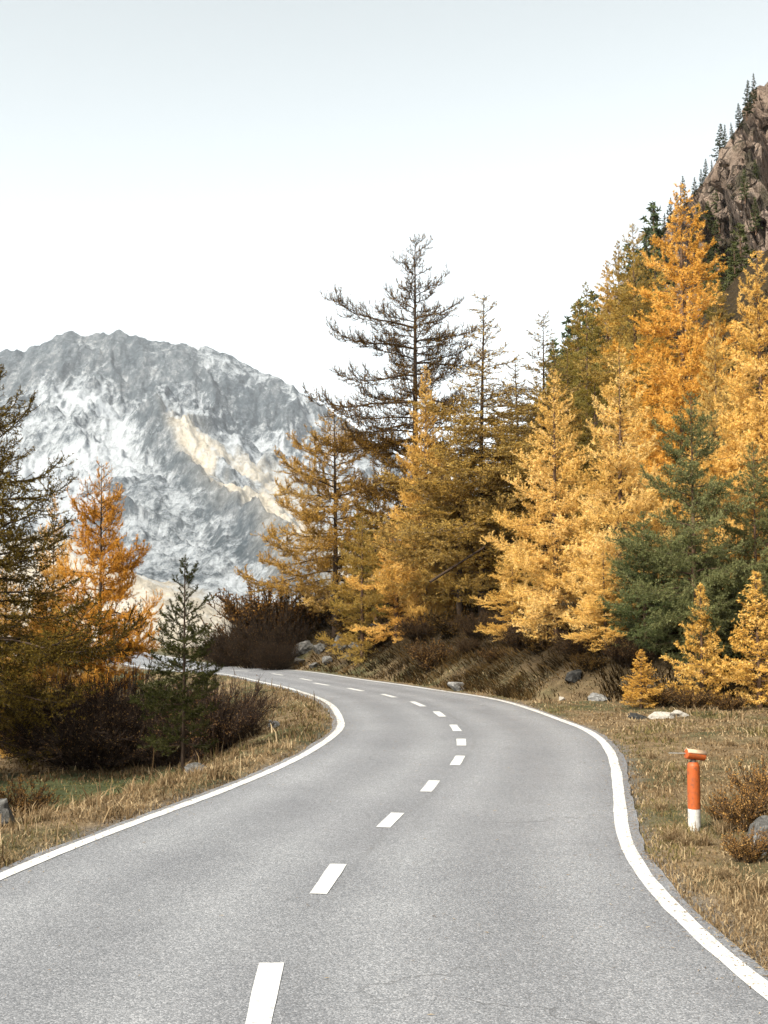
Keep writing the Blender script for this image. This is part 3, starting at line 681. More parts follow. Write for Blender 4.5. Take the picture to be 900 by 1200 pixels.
def right_side():
    plant_base(larch_open, 392, 744, 478, 'olive-gold larch with a bare lower trunk nearest the far bend', rz=2.2, tint=(.60, .52, .38), wide=1.05)
    plant_base(larch_bare, 487, 722, 277, 'tallest nearly bare larch with long dark limbs against the sky', rz=0.0, tint=(.55, .50, .36), twig_tint=(.55, .52, .46), wide=1.0)
    plant_base(larch_a, 499, 735, 428, 'golden larch with a narrow leader in front of the tallest bare larch', rz=.7, tint=(.90, .80, .62), wide=.70)
    plant_base(larch_c, 464, 750, 592, 'short bushy orange-gold larch right above the road edge', rz=1.7, tint=(.95, .80, .58), wide=1.3)
    plant_base(larch_thin, 567, 722, 347, 'slender sparse larch with a bare spire, second tallest against the sky', rz=1.0, tint=(.58, .55, .42), wide=1.6)
    plant_base(larch_open, 540, 730, 500, 'drooping olive larch filling the gap beside the slender sparse larch', rz=5.0, tint=(.58, .54, .42), wide=1.25)
    plant_base(larch_thin, 639, 660, 368, 'bare topped larch rising behind the bright yellow pair', rz=3.0, tint=(.50, .48, .37), wide=1.6)
    plant_base(larch_thin, 607, 680, 420, 'scrawny grey larch just left of the bare topped one', rz=4.2, tint=(.50, .48, .37), wide=1.7)
    plant_base(larch_a, 651, 748, 433, 'bright yellow larch with a curved bare trunk foot, left of the yellow pair', rz=2.9, tint=(1.06, 1.0, .92), wide=1.0)
    plant_base(larch_b, 727, 735, 405, 'pale yellow larch, right of the bright yellow pair', rz=1.1, tint=(1.10, 1.06, 1.02), wide=.98)
    plant_base(larch_b, 708, 768, 640, 'low bright yellow larch spreading onto the grass slope', rz=4.6, tint=(1.04, .96, .80), wide=1.55)
    plant_base(larch_c, 600, 750, 640, 'short yellow larch at the foot of the bright yellow pair', rz=.3, tint=(.95, .86, .68), wide=1.5)
    plant_base(larch_b, 804, 620, 214, 'tall saturated orange larch standing highest against the cliff', rz=.2, tint=(1.02, .82, .50), wide=1.02)
    plant_base(larch_c, 747, 560, 262, 'olive larch on the skyline left of the tall orange larch', rz=2.5, tint=(.50, .48, .35), wide=.95)
    plant_base(larch_a, 843, 660, 372, 'faded straw-coloured larch below the cliff', rz=3.7, tint=(.80, .76, .66), wide=.80)
    plant_base(larch_b, 897, 700, 292, 'large yellow larch cut by the right edge of the picture', rz=5.1, tint=(1.06, .96, .78), wide=.92)
    plant_base(spruce_a, 812, 782, 462, 'dark green spruce dense to the ground, in front of the yellow larches', rz=.5, tint=(1.15, 1.08, .98), wide=.88)
    plant_base(spruce_a, 885, 785, 520, 'second dark green spruce at the right edge', rz=2.6, tint=(1.25, 1.15, 1.0), wide=.8)
    plant_base(spruce_a, 755, 770, 600, 'short dark spruce tucked between pale yellow larch and large spruce', rz=4.6, tint=(.9, .95, .85), wide=1.1)
    plant_px(larch_small, 820, 25.2, 686, 'roadside young yellow larch standing left of its twin under the spruces', rz=0, tint=(.95, .84, .62), wide=.95)
    plant_px(larch_small, 886, 24.6, 672, 'roadside young yellow larch at the right edge under the spruces', rz=2.2, tint=(.98, .87, .65), wide=1.15)
    plant_px(larch_small, 749, 24.5, 762, 'smallest stubby young larch beside the pale stones', rz=4.0, tint=(.85, .70, .44), wide=1.5)
right_side()

def forest():
    """larches that fill the hillside behind the named trees"""
    rng = np.random.default_rng(21)
    cells = [(690, 70, 330), (716, 76, 305), (668, 66, 395), (700, 54, 430), (680, 84, 352), (730, 88, 282), (772, 72, 290), (772, 52, 380), (652, 84, 405), (630, 80, 440), (600, 92, 478), (578, 78, 520), (612, 66, 500), (760, 47, 470),
             (690, 48, 480), (785, 44, 480), (850, 62, 330), (880, 52, 380), (868, 46, 440), (840, 38, 520), (545, 60, 520), (520, 54, 540), (440, 50, 560), (425, 46, 600), (560, 50, 580), (590, 46, 590), (620, 43, 610), (690, 40, 570), (760, 40, 545), (640, 56, 470), (665, 52, 450), (740, 60, 360), (815, 60, 360), (930, 36, 420), (858, 57, 392), (838, 64, 345)]
    for k, (px, d, top) in enumerate(cells):
        c = rng.random(); tint = (.46, .44, .32) if c < .5 else ((.64, .56, .38) if c < .72 else (.32, .35, .24))
        tint = tuple(np.array(tint) * rng.uniform(.85, 1.12))
        lab, grp = (('muted larch on the wooded skyline left of the tall orange larch', 'larches on the wooded skyline') if d >= 66 and px < 780 else ('muted larch just below the cliff on the right', 'larches below the cliff') if px > 780
            else ('muted olive larch filling the wood behind the bare larches in the middle', 'larches behind the bare larches') if px < 600 else ('muted gold larch in the wood close behind the bright yellow pair', 'larches behind the yellow pair'))
        plant_px(far_larch if d > 58 else larch_c, px, d, top, lab, group=grp, rz=rng.random() * 6, tint=tint, wide=rng.uniform(.85, 1.15), cat='tree')
forest()

# ------------------------------------------------------------------ cliff on the right skyline
def hull_block(seed, n=14):
    rng = np.random.default_rng(seed); bm = bmesh.new()
    for p in rng.normal(size=(n, 3)): 
        p = np.sign(p) * np.abs(p / np.linalg.norm(p)) ** .6; bm.verts.new(p * rng.uniform(.75, 1.0))
    r = bmesh.ops.convex_hull(bm, input=bm.verts)
    bmesh.ops.delete(bm, geom=[v for v in bm.verts if not v.link_faces], context='VERTS')
    bmesh.ops.bevel(bm, geom=bm.edges[:], offset=.05, segments=1, affect='EDGES')
    bmesh.ops.recalc_face_normals(bm, faces=bm.faces[:])
    me = bpy.data.meshes.new('rock_block'); bm.to_mesh(me); bm.free(); me.materials.append(M['cliff']); return me

def build_cliff():
    rng = np.random.default_rng(5); D0 = 118.0
    crest = [(640, 440), (690, 382), (728, 332), (760, 292), (786, 258), (806, 234), (824, 214), (838, 192), (850, 172), (866, 146), (882, 120), (900, 96), (930, 60), (980, 10), (1060, -60)]
    C = np.array([at(a, b, D0 + 10 * math.sin(i * 1.3)) for i, (a, b) in enumerate(crest)])
    # rock face: from the crest it falls towards the camera and the right, folded into ledges
    nu, nv = 210, 190; u = np.linspace(0, len(C) - 1, nu); cr = np.stack([np.interp(u, np.arange(len(C)), C[:, k]) for k in range(3)], 1)
    v = np.linspace(-.18, 1, nv)
    Ps = np.zeros((nv, nu, 3))
    down = np.array([.10, -.42, -1.0]); 
    for j, t in enumerate(v):
        if t < 0: Ps[j] = cr + np.array([.5, 1.0, -.35]) * (-t * 90)          # far side of the crest
        else: Ps[j] = cr + down * (t * 58)
    U, Vv = np.meshgrid(u * 6.5, v * 58)
    cell = ridged((U + Vv * .35) / 8.5, (Vv - U * .5) / 7.0, 4, 3, .5); ledge = np.abs(((Vv + U * .6 + 5 * vnoise(U / 6, Vv / 6, 4)) / 9.0) % 1 - .5)
    nrm = norm(np.array([-.45, -.85, .38])); Ps += nrm * ((cell - .5) * 4.2 + ledge * 3.0 + (fbm(U / 1.6, Vv / 1.6, 4, 8) - .5) * 1.8 + .9 * np.round(3.0 * fbm((U + Vv * .5) / 3.2, (Vv - U * .6) / 2.4, 3, 12)))[..., None] * sstep(-.02, .14, Vv / 58)[..., None]
    i = np.arange(nv - 1)[:, None] * nu + np.arange(nu - 1)[None]
    F = np.stack([i, i + nu, i + nu + 1, i + 1], -1).reshape(-1, 4)
    o = mesh_obj('cliff', Ps.reshape(-1, 3), F, M['cliff'], smooth=False); tag(o, kind='structure')
    variants = [hull_block(100 + k) for k in range(7)]
    for k in range(240):
        a = rng.uniform(3.3, len(C) - 2.5); t = rng.uniform(.0, .75) ** 1.1; j = int((t + .18) / 1.18 * (nv - 1)); p = Ps[j, int(a / (len(C) - 1) * (nu - 1))]
        b = bpy.data.objects.new('rock_block', variants[k % 7]); COL.objects.link(b); b.parent = o
        s = rng.uniform(.5, 1.0) * (1.7 if k % 5 == 0 else .85); b.location = p - nrm * s * .3; b.scale = (s * rng.uniform(.8, 1.5), s * rng.uniform(.7, 1.0), s * rng.uniform(.8, 1.4)); b.rotation_euler = (rng.normal(0, .3), .6 + rng.normal(0, .35), rng.normal(0, .5))
    # spruces along the crest and on the ledges
    for k, (px, py, hp) in enumerate([(894, 128, 52), (884, 140, 40), (876, 150, 28), (866, 158, 22), (849, 186, 42), (858, 172, 28), (834, 210, 34), (819, 228, 30), (809, 236, 32), (800, 252, 26), (842, 200, 18), (828, 214, 20), (889, 132, 20), (790, 262, 34), (781, 268, 26), (771, 280, 36), (761, 290, 26), (750, 302, 30)]):
        cpx = 450 + FPX * Ps[..., 0] / Ps[..., 1]; row = int(.155 * nv); q0 = Ps[row, np.argmin(np.abs(cpx[row] - px))]; p = q0 + np.array([0, -.6, -.5]); h = hp / FPX * D0 * (.65 + .45 * ((k * 5) % 7) / 7) + .5
        plant(far_spruce, p, h, ['tallest blackish spruce at the top of the cliff crest', 'blackish spruce second from the top of the cliff crest'][k] if k < 2 else 'small blackish spruce silhouetted along the cliff crest', group='spruces along the cliff crest', rz=k * 1.7, tint=(.30, .34, .34), wide=.9 + .5 * ((k * 7) % 5) / 5, tilt=(.05 * math.sin(k * 2.1), .09 * math.sin(k * 3.7)))
    rngs = [(850, 262, 60), (884, 226, 40), (846, 300, 50), (868, 215, 24), (893, 262, 44), (838, 262, 40), (862, 320, 46), (888, 330, 60), (828, 262, 36), (880, 290, 40), (858, 180, 18), (895, 205, 30), (820, 290, 40), (836, 320, 46)]
    for k, (px, py, hp) in enumerate(rngs):
        # stand each on the face: walk along the sight line to the sheet
        best = np.argmin(((np.stack([450 + FPX * Ps[..., 0] / Ps[..., 1], 700 - FPX * (Ps[..., 2] - CH) / Ps[..., 1]], -1)[int(.17 * nv):] - np.array([px, py])) ** 2).sum(-1)); p = Ps[int(.17 * nv):].reshape(-1, 3)[best]
        plant(far_spruce, p + nrm * .3 - np.array([0, 0, .4]), hp / FPX * p[1], 'dark spruce clinging to a ledge of the cliff face', group='spruces on the cliff face', rz=k * 2.1, tint=(.75, .8, .75), wide=1.35)
    for k, (px, top, d) in enumerate([(868, 285, 70), (848, 300, 76), (884, 318, 64), (858, 335, 66), (836, 318, 80), (876, 262, 82)]):
        plant_px(far_spruce, px, d, top, 'dark spruce in the gully between the cliff and the right-edge larch', group='spruces in the gully under the cliff', rz=k * 1.3, tint=(.8, .8, .7), wide=1.7)
    for k, (px, top, d) in enumerate([(773, 238, 105), (765, 268, 100), (670, 372, 105), (690, 368, 112), (681, 352, 112), (650, 398, 110), (742, 286, 104), (700, 342, 110)]):
        plant_px(far_spruce, px, d, top, 'dark slender spruce poking above the hillside larches on the skyline', group='spruces on the wooded skyline', rz=k, tint=(.6, .7, .75), wide=1.3)
build_cliff()

# ------------------------------------------------------------------ shrubs
LEAF = (.035, .022)
def shrub(name, seed, H, R, stems, per, leaf=0.0, upright=.75):
    rng = np.random.default_rng(seed); n = stems
    az = rng.random(n) * 6.283; el = np.clip(rng.normal(upright, .25, n), .25, 1.5); L = H * rng.uniform(.6, 1.1, n)
    p = np.stack([np.cos(az), np.sin(az), np.zeros(n)], 1) * (R * .35 * rng.random(n) ** .5)[:, None]; p[:, 2] = -.12
    pts = [p]; K = 7
    for k in range(K - 1):
        e = el + (.35 - .12 * k) * .5 + rng.normal(0, .12, n); a = az + rng.normal(0, .25, n)
        pts.append(pts[-1] + np.stack([np.cos(a) * np.cos(e), np.sin(a) * np.cos(e), np.sin(e)], 1) * (L / (K - 1))[:, None])
    B = np.stack(pts, 1)
    idx = np.repeat(np.arange(n), per); t = rng.uniform(.2, .98, len(idx)); tl = L[idx] * rng.uniform(.14, .42, len(idx)) * (1.2 - .6 * t)
    T1 = grow(B, L, idx, t, rng.choice([-1., 1.], len(idx)), tl, rng.uniform(.3, 1.0, len(idx)), rng.normal(.0, .3, len(idx)), rng.normal(.2, .2, len(idx)), rng)
    i2 = np.repeat(np.arange(len(tl)), 4); l2 = tl[i2] * rng.uniform(.25, .6, len(i2))
    T2 = grow(T1, tl, i2, rng.uniform(.15, .95, len(i2)), rng.choice([-1., 1.], len(i2)), l2, rng.uniform(.3, 1.0, len(i2)), rng.normal(.05, .35, len(i2)), rng.normal(.2, .2, len(i2)), rng)
    sv, sf = tubes(B, np.full(n, .010 * H ** .5), np.full(n, .003), 4)
    v1, f1 = ribbons(T1, .007, .003, rng); v2, f2 = ribbons(T2, .005, .002, rng)
    V = np.vstack([sv, v1, v2]); F = np.vstack([sf, f1 + len(sv), f2 + len(sv) + len(v1)])
    st = mesh_obj('stems', V, F, M['twig'], attrs=dict(tint=('FACE', np.clip(rng.normal(.4, .25, len(F)), 0, 1))))
    out = [('stems', st.data)]; bpy.data.objects.remove(st)
    if leaf > 0:
        nv, nf, ti = needles(np.concatenate([T1, T2]), np.r_[tl, l2], leaf, LEAF[0], LEAF[1], .75, rng, rng.normal(.45, .25, len(tl) + len(l2)))
        lf = mesh_obj('leaves', nv, nf, M['leaf'], attrs=dict(tint=('FACE', ti))); out.append(('leaves', lf.data)); bpy.data.objects.remove(lf)
    return dict(name=name, meshes=out, H=H)

bare_a = shrub('bare_shrub', 31, 1.7, 1.0, 100, 24, 2.0)
bare_b = shrub('bare_shrub', 32, 1.5, .9, 90, 24, 3.0, 1.0)
leafy = shrub('russet_shrub', 33, .8, .5, 50, 13, 16, 1.0)
DK = (.62, .56, .54)
for px, d, top, lab, pr, w in [(112, 22.5, 778, 'widest dark bare shrub in the hollow below the left larches', bare_a, 1.0), (158, 22.5, 786, 'dark bare shrub between the widest one and the young spruce', bare_b, .8), (70, 23.5, 785, 'dark bare shrub under the golden larch boughs on the left', bare_a, 1.0),
        (250, 21.0, 792, 'dark twiggy shrub on the inner bank right of the young spruce', bare_b, 1.0), (276, 22.2, 800, 'lower dark twiggy shrub nearest the inner curve of the road', bare_a, .7), (200, 22.0, 812, 'dark shrub right behind the young spruce stem', bare_a, .8), (228, 25, 800, 'small dark shrub on the bank top below the far road', bare_b, .7)]:
    p = spot(px, d); plant(pr, p, max(.5, at(px, top, d)[2] - p[2]), lab, 'shrub', rz=px, tint=DK, wide=w, twig_tint=DK)
for px, d, top, lab, w in [(258, 57, 738, 'leftmost dark shrub on the bank beyond the far bend', .9), (278, 55, 722, 'dark rounded shrub on the bank crest beyond the far bend', .85), (304, 54, 704, 'tallest dark shrub on the bank left of the olive larch', .8), (328, 52, 712, 'dark shrub below the left boughs of the olive larch', .75), (296, 52, 738, 'low dark shrub by the road at the far bend', .9), (322, 50, 745, 'low dark shrub at the foot of the scree', .8), (262, 54, 752, 'lowest dark shrub hanging over the far road edge', .5)]:
    p = spot(px, d); plant(bare_a if px % 4 else bare_b, p, max(.6, at(px, top, d)[2] - p[2]), lab, 'shrub', rz=px, tint=tuple(np.array((.36, .33, .30)) * (.8 + .4 * ((px * 7) % 10) / 10)), wide=w)
for px, d, top, lab, w in [(862, 11.3, 912, 'russet leafy shrub right behind the orange marker post', .75), (892, 12.2, 886, 'taller russet shrub at the right edge behind the rock', .8), (836, 11.9, 935, 'yellowish low weed clump beside the foot of the marker post', .8), (868, 10.0, 968, 'low russet weeds in front of the grey rock', 1.0), (806, 24.4, 806, 'straggly brown shrub under the young larches', 1.6), (770, 24.8, 800, 'brown shrub between the stubby larch and the young larch', 1.4), (850, 24.2, 812, 'brown weedy shrub between the two roadside young larches', 1.5),
        (312, 56, 684, 'rusty shrub on the bank crest against the mountain', 1.3), (334, 54, 680, 'rusty shrub beneath the left boughs of the olive larch', 1.2), (645, 32, 752, 'brown undergrowth shrub below the curved larch trunk', 1.2), (578, 34.5, 758, 'brown undergrowth shrub beside the pale boulder', 1.3), (508, 38.5, 748, 'brown undergrowth shrub above the road at mid bend', 1.3), (30, 13.2, 912, 'dry brown weed clump beside the grey rock on the left', 1.2)]:
    p = spot(px, d); plant(leafy, p, max(.2, at(px, top, d)[2] - p[2]), lab, 'shrub', rz=px, wide=w, tint=(1.2, 1.05, .80) if d < 13 else (.62, .50, .34) if d > 50 else (.62, .55, .45))

for k, (px, by, hp) in enumerate([(420, 752, 34), (446, 756, 26), (492, 752, 30), (528, 745, 34), (560, 748, 30), (612, 762, 30), (632, 765, 24), (676, 770, 32), (735, 782, 36), (690, 785, 22), (548, 766, 18)]):
    d = base_d(px, by, 26.); p = spot(px, d); plant(leafy if k % 3 == 0 else bare_b, p, hp / FPX * d, 'low dark undergrowth shrub beneath the larches on the right bank', 'shrub', 'undergrowth shrubs on the right bank', rz=k * 1.9, tint=(.40, .37, .26) if k % 3 == 0 else (.5, .44, .36), wide=1.3)

# ------------------------------------------------------------------ rocks
def rock_mesh(seed, mat, planes=16, sub=4):
    rng = np.random.default_rng(seed); bm = bmesh.new(); bmesh.ops.create_icosphere(bm, subdivisions=sub, radius=1)
    N = norm(rng.normal(size=(planes, 3))); dd = rng.uniform(.45, .85, planes)
    p = np.array([v.co[:] for v in bm.verts])
    for nn, d0 in zip(N, dd): p = p - np.maximum(0, p @ nn - d0)[:, None] * nn * .96
    p += norm(p) * (.20 * (fbm(p[:, 0] * 3 + seed, p[:, 1] * 3 + p[:, 2] * 2.3, 3, seed) - .5) + .10 * (np.abs(vnoise(p[:, 0] * 5 - p[:, 2] * 4, p[:, 1] * 5 + p[:, 2] * 3, seed + 7) - .5) - .25))[:, None]
    for v, c in zip(bm.verts, p): v.co = c
    me = bpy.data.meshes.new('rock'); bm.to_mesh(me); bm.free(); me.materials.append(mat); return me
def rock(px, d, w, hgt, mat, label, seed, rz=0., sink=.3, group=None, lift=0.0):
    p = spot(px, d); o = bpy.data.objects.new('rock', rock_mesh(seed, M[mat])); COL.objects.link(o)
    o.location = (p[0], p[1], p[2] + hgt * (.5 - sink) + lift); o.scale = (w * .6, w * .5, hgt * .65); o.rotation_euler = (.1 * seed % .4, .15, rz); tag(o, label, 'rock', group); return o
rock(4, 11.7, .50, .36, 'darkrock', 'grey rock at the left edge beside the roadside grass', 41, .5)
rock(26, 14.5, .5, .3, 'rock', 'small grey stone half buried left of the grassy hollow', 42, 1.5)
rock(893, 10.4, .34, .34, 'darkrock', 'dark cracked rock at the right edge of the verge', 43, .2, .2)
rock(880, 10.25, .15, .2, 'rock', 'small pale rock leaning on the dark cracked rock', 44, .2, .15)
rock(745, 22.3, .42, .17, 'black', 'black flat stone at the foot of the slope', 45, .3)
rock(771, 22.3, .44, .20, 'pale', 'white rounded stone between the black stone and the buff stone', 46, .0)
rock(793, 22.6, .36, .17, 'pale', 'buff rounded stone right of the white one', 47, .7)
rock(538, 33.0, .6, .32, 'rock', 'pale boulder stuck in the grass bank above the road', 48, .4, .2)
rock(672, 27.5, .5, .35, 'black', 'dark hollow boulder in the grass slope right of the bend', 49, .8)
rock(657, 26.8, .2, .12, 'pale', 'tiny white stone below the dark hollow boulder', 50, .8)
rock(700, 26.4, .55, .22, 'rock', 'flat grey stone on the slope left of the stubby larch', 51, .3)
rock(322, 22.5, .3, .2, 'rock', 'small grey stone on the inner bank near the road', 52, .3)
rock(236, 16.5, .40, .2, 'darkrock', 'grey stone below the shrub on the inner bank', 53, .3)
for k, (px, d, w) in enumerate([(360, 50, 1.2), (375, 49, .9), (402, 48, 1.3), (418, 46.5, 1.0), (432, 47, 1.2), (352, 49, .7), (385, 47, .7), (349, 50, .8), (410, 45.6, .6), (368, 47.6, .6)]):
    rock(px, d + 1.5, w * .75, w * .5, 'darkrock', 'grey boulder of the scree behind the bare trunk of the olive larch', 60 + k, k * .9, .15, 'scree boulders by the far bend')

def branch_obj(name, pts, r0, r1, label, cat, mat):
    P = catmull(np.array(pts, float), 6)[None]; v, f = tubes(P, np.array([r0]), np.array([r1]), 7)
    return tag(mesh_obj(name, v, f, mat, smooth=True), label, cat)
p = spot(176, 15.6); branch_obj('dead_stem', [p + np.array(q) for q in [(0, 0, -.1), (.03, 0, .15), (.07, .01, .32), (.085, .0, .55)]], .013, .006, 'pale bare dead stem sticking up from the left verge', 'stem', M['grass'])
dg = base_d(540, 730, 26.) - 2.6
a = at(504, 682, dg - .1); b = at(568, 641, dg + .9); branch_obj('leaning_log', [a, a * .66 + b * .34, a * .33 + b * .67, b], .05, .035, 'dead trunk leaning diagonally through the olive larches', 'log', M['darkbark'])

# ------------------------------------------------------------------ marker post
def lathe(name, prof, mat, parent, seg=24, M4=None):
    n = len(prof); a = np.arange(seg) * 2 * np.pi / seg
    V = np.array([[r * math.cos(t), r * math.sin(t), z] for r, z in prof for t in a])
    if M4 is not None: V = np.array([M4 @ Vector(v) for v in V])
    F = [(k * seg + s, k * seg + (s + 1) % seg, (k + 1) * seg + (s + 1) % seg, (k + 1) * seg + s) for k in range(n - 1) for s in range(seg)]
    F.append(tuple(range(seg - 1, -1, -1))); F.append(tuple(range((n - 1) * seg, n * seg)))
    return mesh_obj(name, V, F, mat, parent, smooth=False)
def build_post():
    p = spot(808, 11.4); e = empty('marker_post', p); tag(e, 'orange and white marker post with a tilted cap on the right verge', 'marker post')
    top = at(808, 893, 11.4)[2] - p[2]; band = at(808, 947.5, 11.4)[2] - p[2]; r = .058
    lathe('foot', [(r * .97, -.3), (r, .0), (r, band)], M['white'], e)
    lathe('shaft', [(r + .0015, band), (r + .0015, top - .05), (r * .98, top - .03), (r * .80, top - .008), (r * .62, top)], M['orange'], e)
    lathe('neck', [(.030, top), (.026, top + .02), (.034, top + .03)], M['metal'], e)
    R4 = Matrix.Translation((.02, 0, top + .066)) @ Matrix.Rotation(math.radians(8), 4, 'Y') @ Matrix.Rotation(math.radians(12), 4, 'Z') @ Matrix.Rotation(math.pi / 2, 4, 'Y')
    cap = lathe('cap', [(.040, -.095), (.046, -.09), (.046, .09), (.040, .095)], M['orange'], e, 24, R4)
    # white weathered strip along the upper side of the cap
    V, F = [], []
    for k in range(9):
        t = math.radians(112 + k * 17)
        for x in (-.097, .097): V.append(R4 @ Vector((.0485 * math.cos(t), .0485 * math.sin(t) * 1.0, x)))
    F = [(2 * k, 2 * k + 1, 2 * k + 3, 2 * k + 2) for k in range(8)]
    o = mesh_obj('cap_strip', V, F, M['tan'], cap, smooth=True); so = o.modifiers.new('s', 'SOLIDIFY'); so.thickness = .003
    V4 = [Vector(v) for v in [(-.07, -.012, .085), (-.07, .012, .085), (-.23, .005, .088), (-.23, -.003, .088)]]
    V = [v + Vector((0, 0, top)) for v in V4] + [v + Vector((0, 0, top - .006)) for v in V4]
    mesh_obj('pointer', V, [(0, 1, 2, 3), (7, 6, 5, 4), (0, 4, 5, 1), (1, 5, 6, 2), (2, 6, 7, 3), (3, 7, 4, 0)], M['rock'], e)
build_post()

# ------------------------------------------------------------------ grasses (uncountable: one object for each kind)
def blades(name, X, Y, h, w, mat, rng, tint, lean_vec=None, lean=.45, label=None):
    n = len(X); Z = terrain(X, Y); B = np.stack([X, Y, Z - .01], 1)
    az = rng.random(n) * 6.283; side = np.stack([np.cos(az), np.sin(az), np.zeros(n)], 1)
    a2 = rng.random(n) * 6.283; ld = np.stack([np.cos(a2), np.sin(a2), np.zeros(n)], 1) * np.abs(rng.normal(0, lean, n))[:, None]
    if lean_vec is not None: ld = ld + lean_vec
    up = np.array([0, 0, 1.]); hh = h[:, None]; ww = w[:, None]
    d1 = norm(up + ld * .5); d2 = norm(up * .55 + ld * 1.4); mid = B + d1 * hh * .55; tip = mid + d2 * hh * .5
    V = np.stack([B - side * ww, B + side * ww, mid + side * ww * .75, mid - side * ww * .75, tip], 1).reshape(-1, 3)
    k = np.arange(n)[:, None] * 5
    F = np.concatenate([k + np.array([[0, 1, 2]]), k + np.array([[0, 2, 3]]), k + np.array([[3, 2, 4]])]); t3 = np.concatenate([tint] * 3)
    o = mesh_obj(name, V, F, mat, attrs=dict(tint=('FACE', t3))); tag(o, label, 'grass', kind='stuff'); return o

def scatter(n, rng, dmin, dmax, amin, amax, power=1.0):
    d = dmin * (dmax / dmin) ** (rng.random(n) ** power); a = rng.uniform(amin, amax, n); return d * np.tan(a), d

def grasses():
    rng = np.random.default_rng(77)
    X, Y = scatter(410000, rng, 4.5, 46, -.40, .48)
    sd, zr, hw, yc = road_query(X, Y); e = np.abs(sd) - hw - SHOULDER; fd, _ = seg_query(X, Y, FOOT)
    pn = fbm(X * .8, Y * .8, 3, 15); pf = fbm(X * 2.6, Y * 2.6, 3, 19)
    ok = e > -.03 + .05 * rng.random(len(X))
    # right verge: cropped, matted, patchy
    dp = np.hypot(X - 2.92, Y - 11.4)
    m = ok & (sd > 0) & (fd < .8) & (rng.random(len(X)) < .45 + .8 * sstep(.35, .6, pf)) & (dp > .065)
    x, y, q, qf, ee = X[m], Y[m], pn[m], pf[m], e[m]; n = len(x)
    tuft = np.maximum(sstep(.56, .70, fbm(x * 1.7, y * 1.7, 3, 23)) * sstep(.15, .6, ee), 1.0 * sstep(.36, .12, np.hypot(x - 2.86, y - 11.22)))
    h = .022 + .035 * rng.random(n) + .03 * sstep(.42, .66, qf) * rng.random(n) + .16 * tuft * rng.random(n) ** 1.5; w = np.clip(.0012 * y * .5, .003, .012) * rng.uniform(.6, 1.2, n)
    green = sstep(.50, .60, q); gm = rng.random(n) < green * .7
    tn = np.clip(rng.normal(.46, .24, n) + .35 * (fbm(x * .9, y * .9, 3, 29) - .5), 0, 1)
    blades('dry_grass', x[~gm], y[~gm], h[~gm], w[~gm], M['grass'], rng, tn[~gm], lean=1.2, label='short straw-coloured dry grass on the right verge')
    blades('green_turf', x[gm], y[gm], h[gm] * .8, w[gm], M['turf'], rng, tn[gm], lean=1.0, label='olive-green turf patches in the right verge')
    # left lip, bank and hollow
    m = ok & (sd < 0) & (rng.random(len(X)) < .3 + .9 * sstep(.38, .6, pf)); x, y, q, qf, ee, yy = X[m], Y[m], pn[m], pf[m], e[m], yc[m]; n = len(x)
    hollow = sstep(1.6, 2.6, ee) * sstep(21, 19, yy); gm = rng.random(n) < np.clip(hollow * .85 + .35 * sstep(.5, .6, q), 0, 1)
    cl = sstep(.48, .68, fbm(x * 3.3, y * 3.3, 3, 27)); h = (.02 + .05 * rng.random(n) + .15 * cl * rng.random(n) ** 1.3 + .25 * (rng.random(n) < .012)) * (1 - .6 * hollow); w = np.clip(.0011 * y * .5, .003, .012) * rng.uniform(.6, 1.2, n)
    blades('dry_grass', x[~gm], y[~gm], h[~gm], w[~gm], M['grass'], rng, np.clip(rng.normal(.40, .24, n) + .9 * (fbm(x * 1.4, y * 1.4, 3, 37) - .5) - .25 * sstep(.4, 2.2, ee) * sstep(15, 19, yy), 0, 1)[~gm], lean=1.3, label='brown dry grass along the left road edge and inner bank')
    blades('green_turf', x[gm], y[gm], h[gm] * .8, w[gm], M['turf'], rng, np.clip(rng.normal(.38, .22, gm.sum()), 0, 1), lean=1.0, label='green turf in the hollow left of the road')
    # tussocks lying down the hill slope
    X, Y = scatter(215000, rng, 22, 62, -.26, .38)
    fd, _ = seg_query(X, Y, FOOT); sd, zr, hw, yc = road_query(X, Y)
    m = (fd > -.2) & (sd > hw + SHOULDER + .1) & (rng.random(len(X)) < .25 + 1.1 * sstep(.35, .6, fbm(X * 1.3, Y * 1.3, 3, 44))); x, y = X[m], Y[m]; n = len(x)
    g = np.stack([terrain(x + .4, y) - terrain(x - .4, y), terrain(x, y + .4) - terrain(x, y - .4), np.zeros(n)], 1) / .8
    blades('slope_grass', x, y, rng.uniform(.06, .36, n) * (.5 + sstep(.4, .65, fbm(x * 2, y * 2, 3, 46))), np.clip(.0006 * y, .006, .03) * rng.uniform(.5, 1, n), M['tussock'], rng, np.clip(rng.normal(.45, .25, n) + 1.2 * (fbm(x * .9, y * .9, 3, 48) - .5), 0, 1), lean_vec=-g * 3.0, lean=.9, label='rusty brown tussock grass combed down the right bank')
grasses()

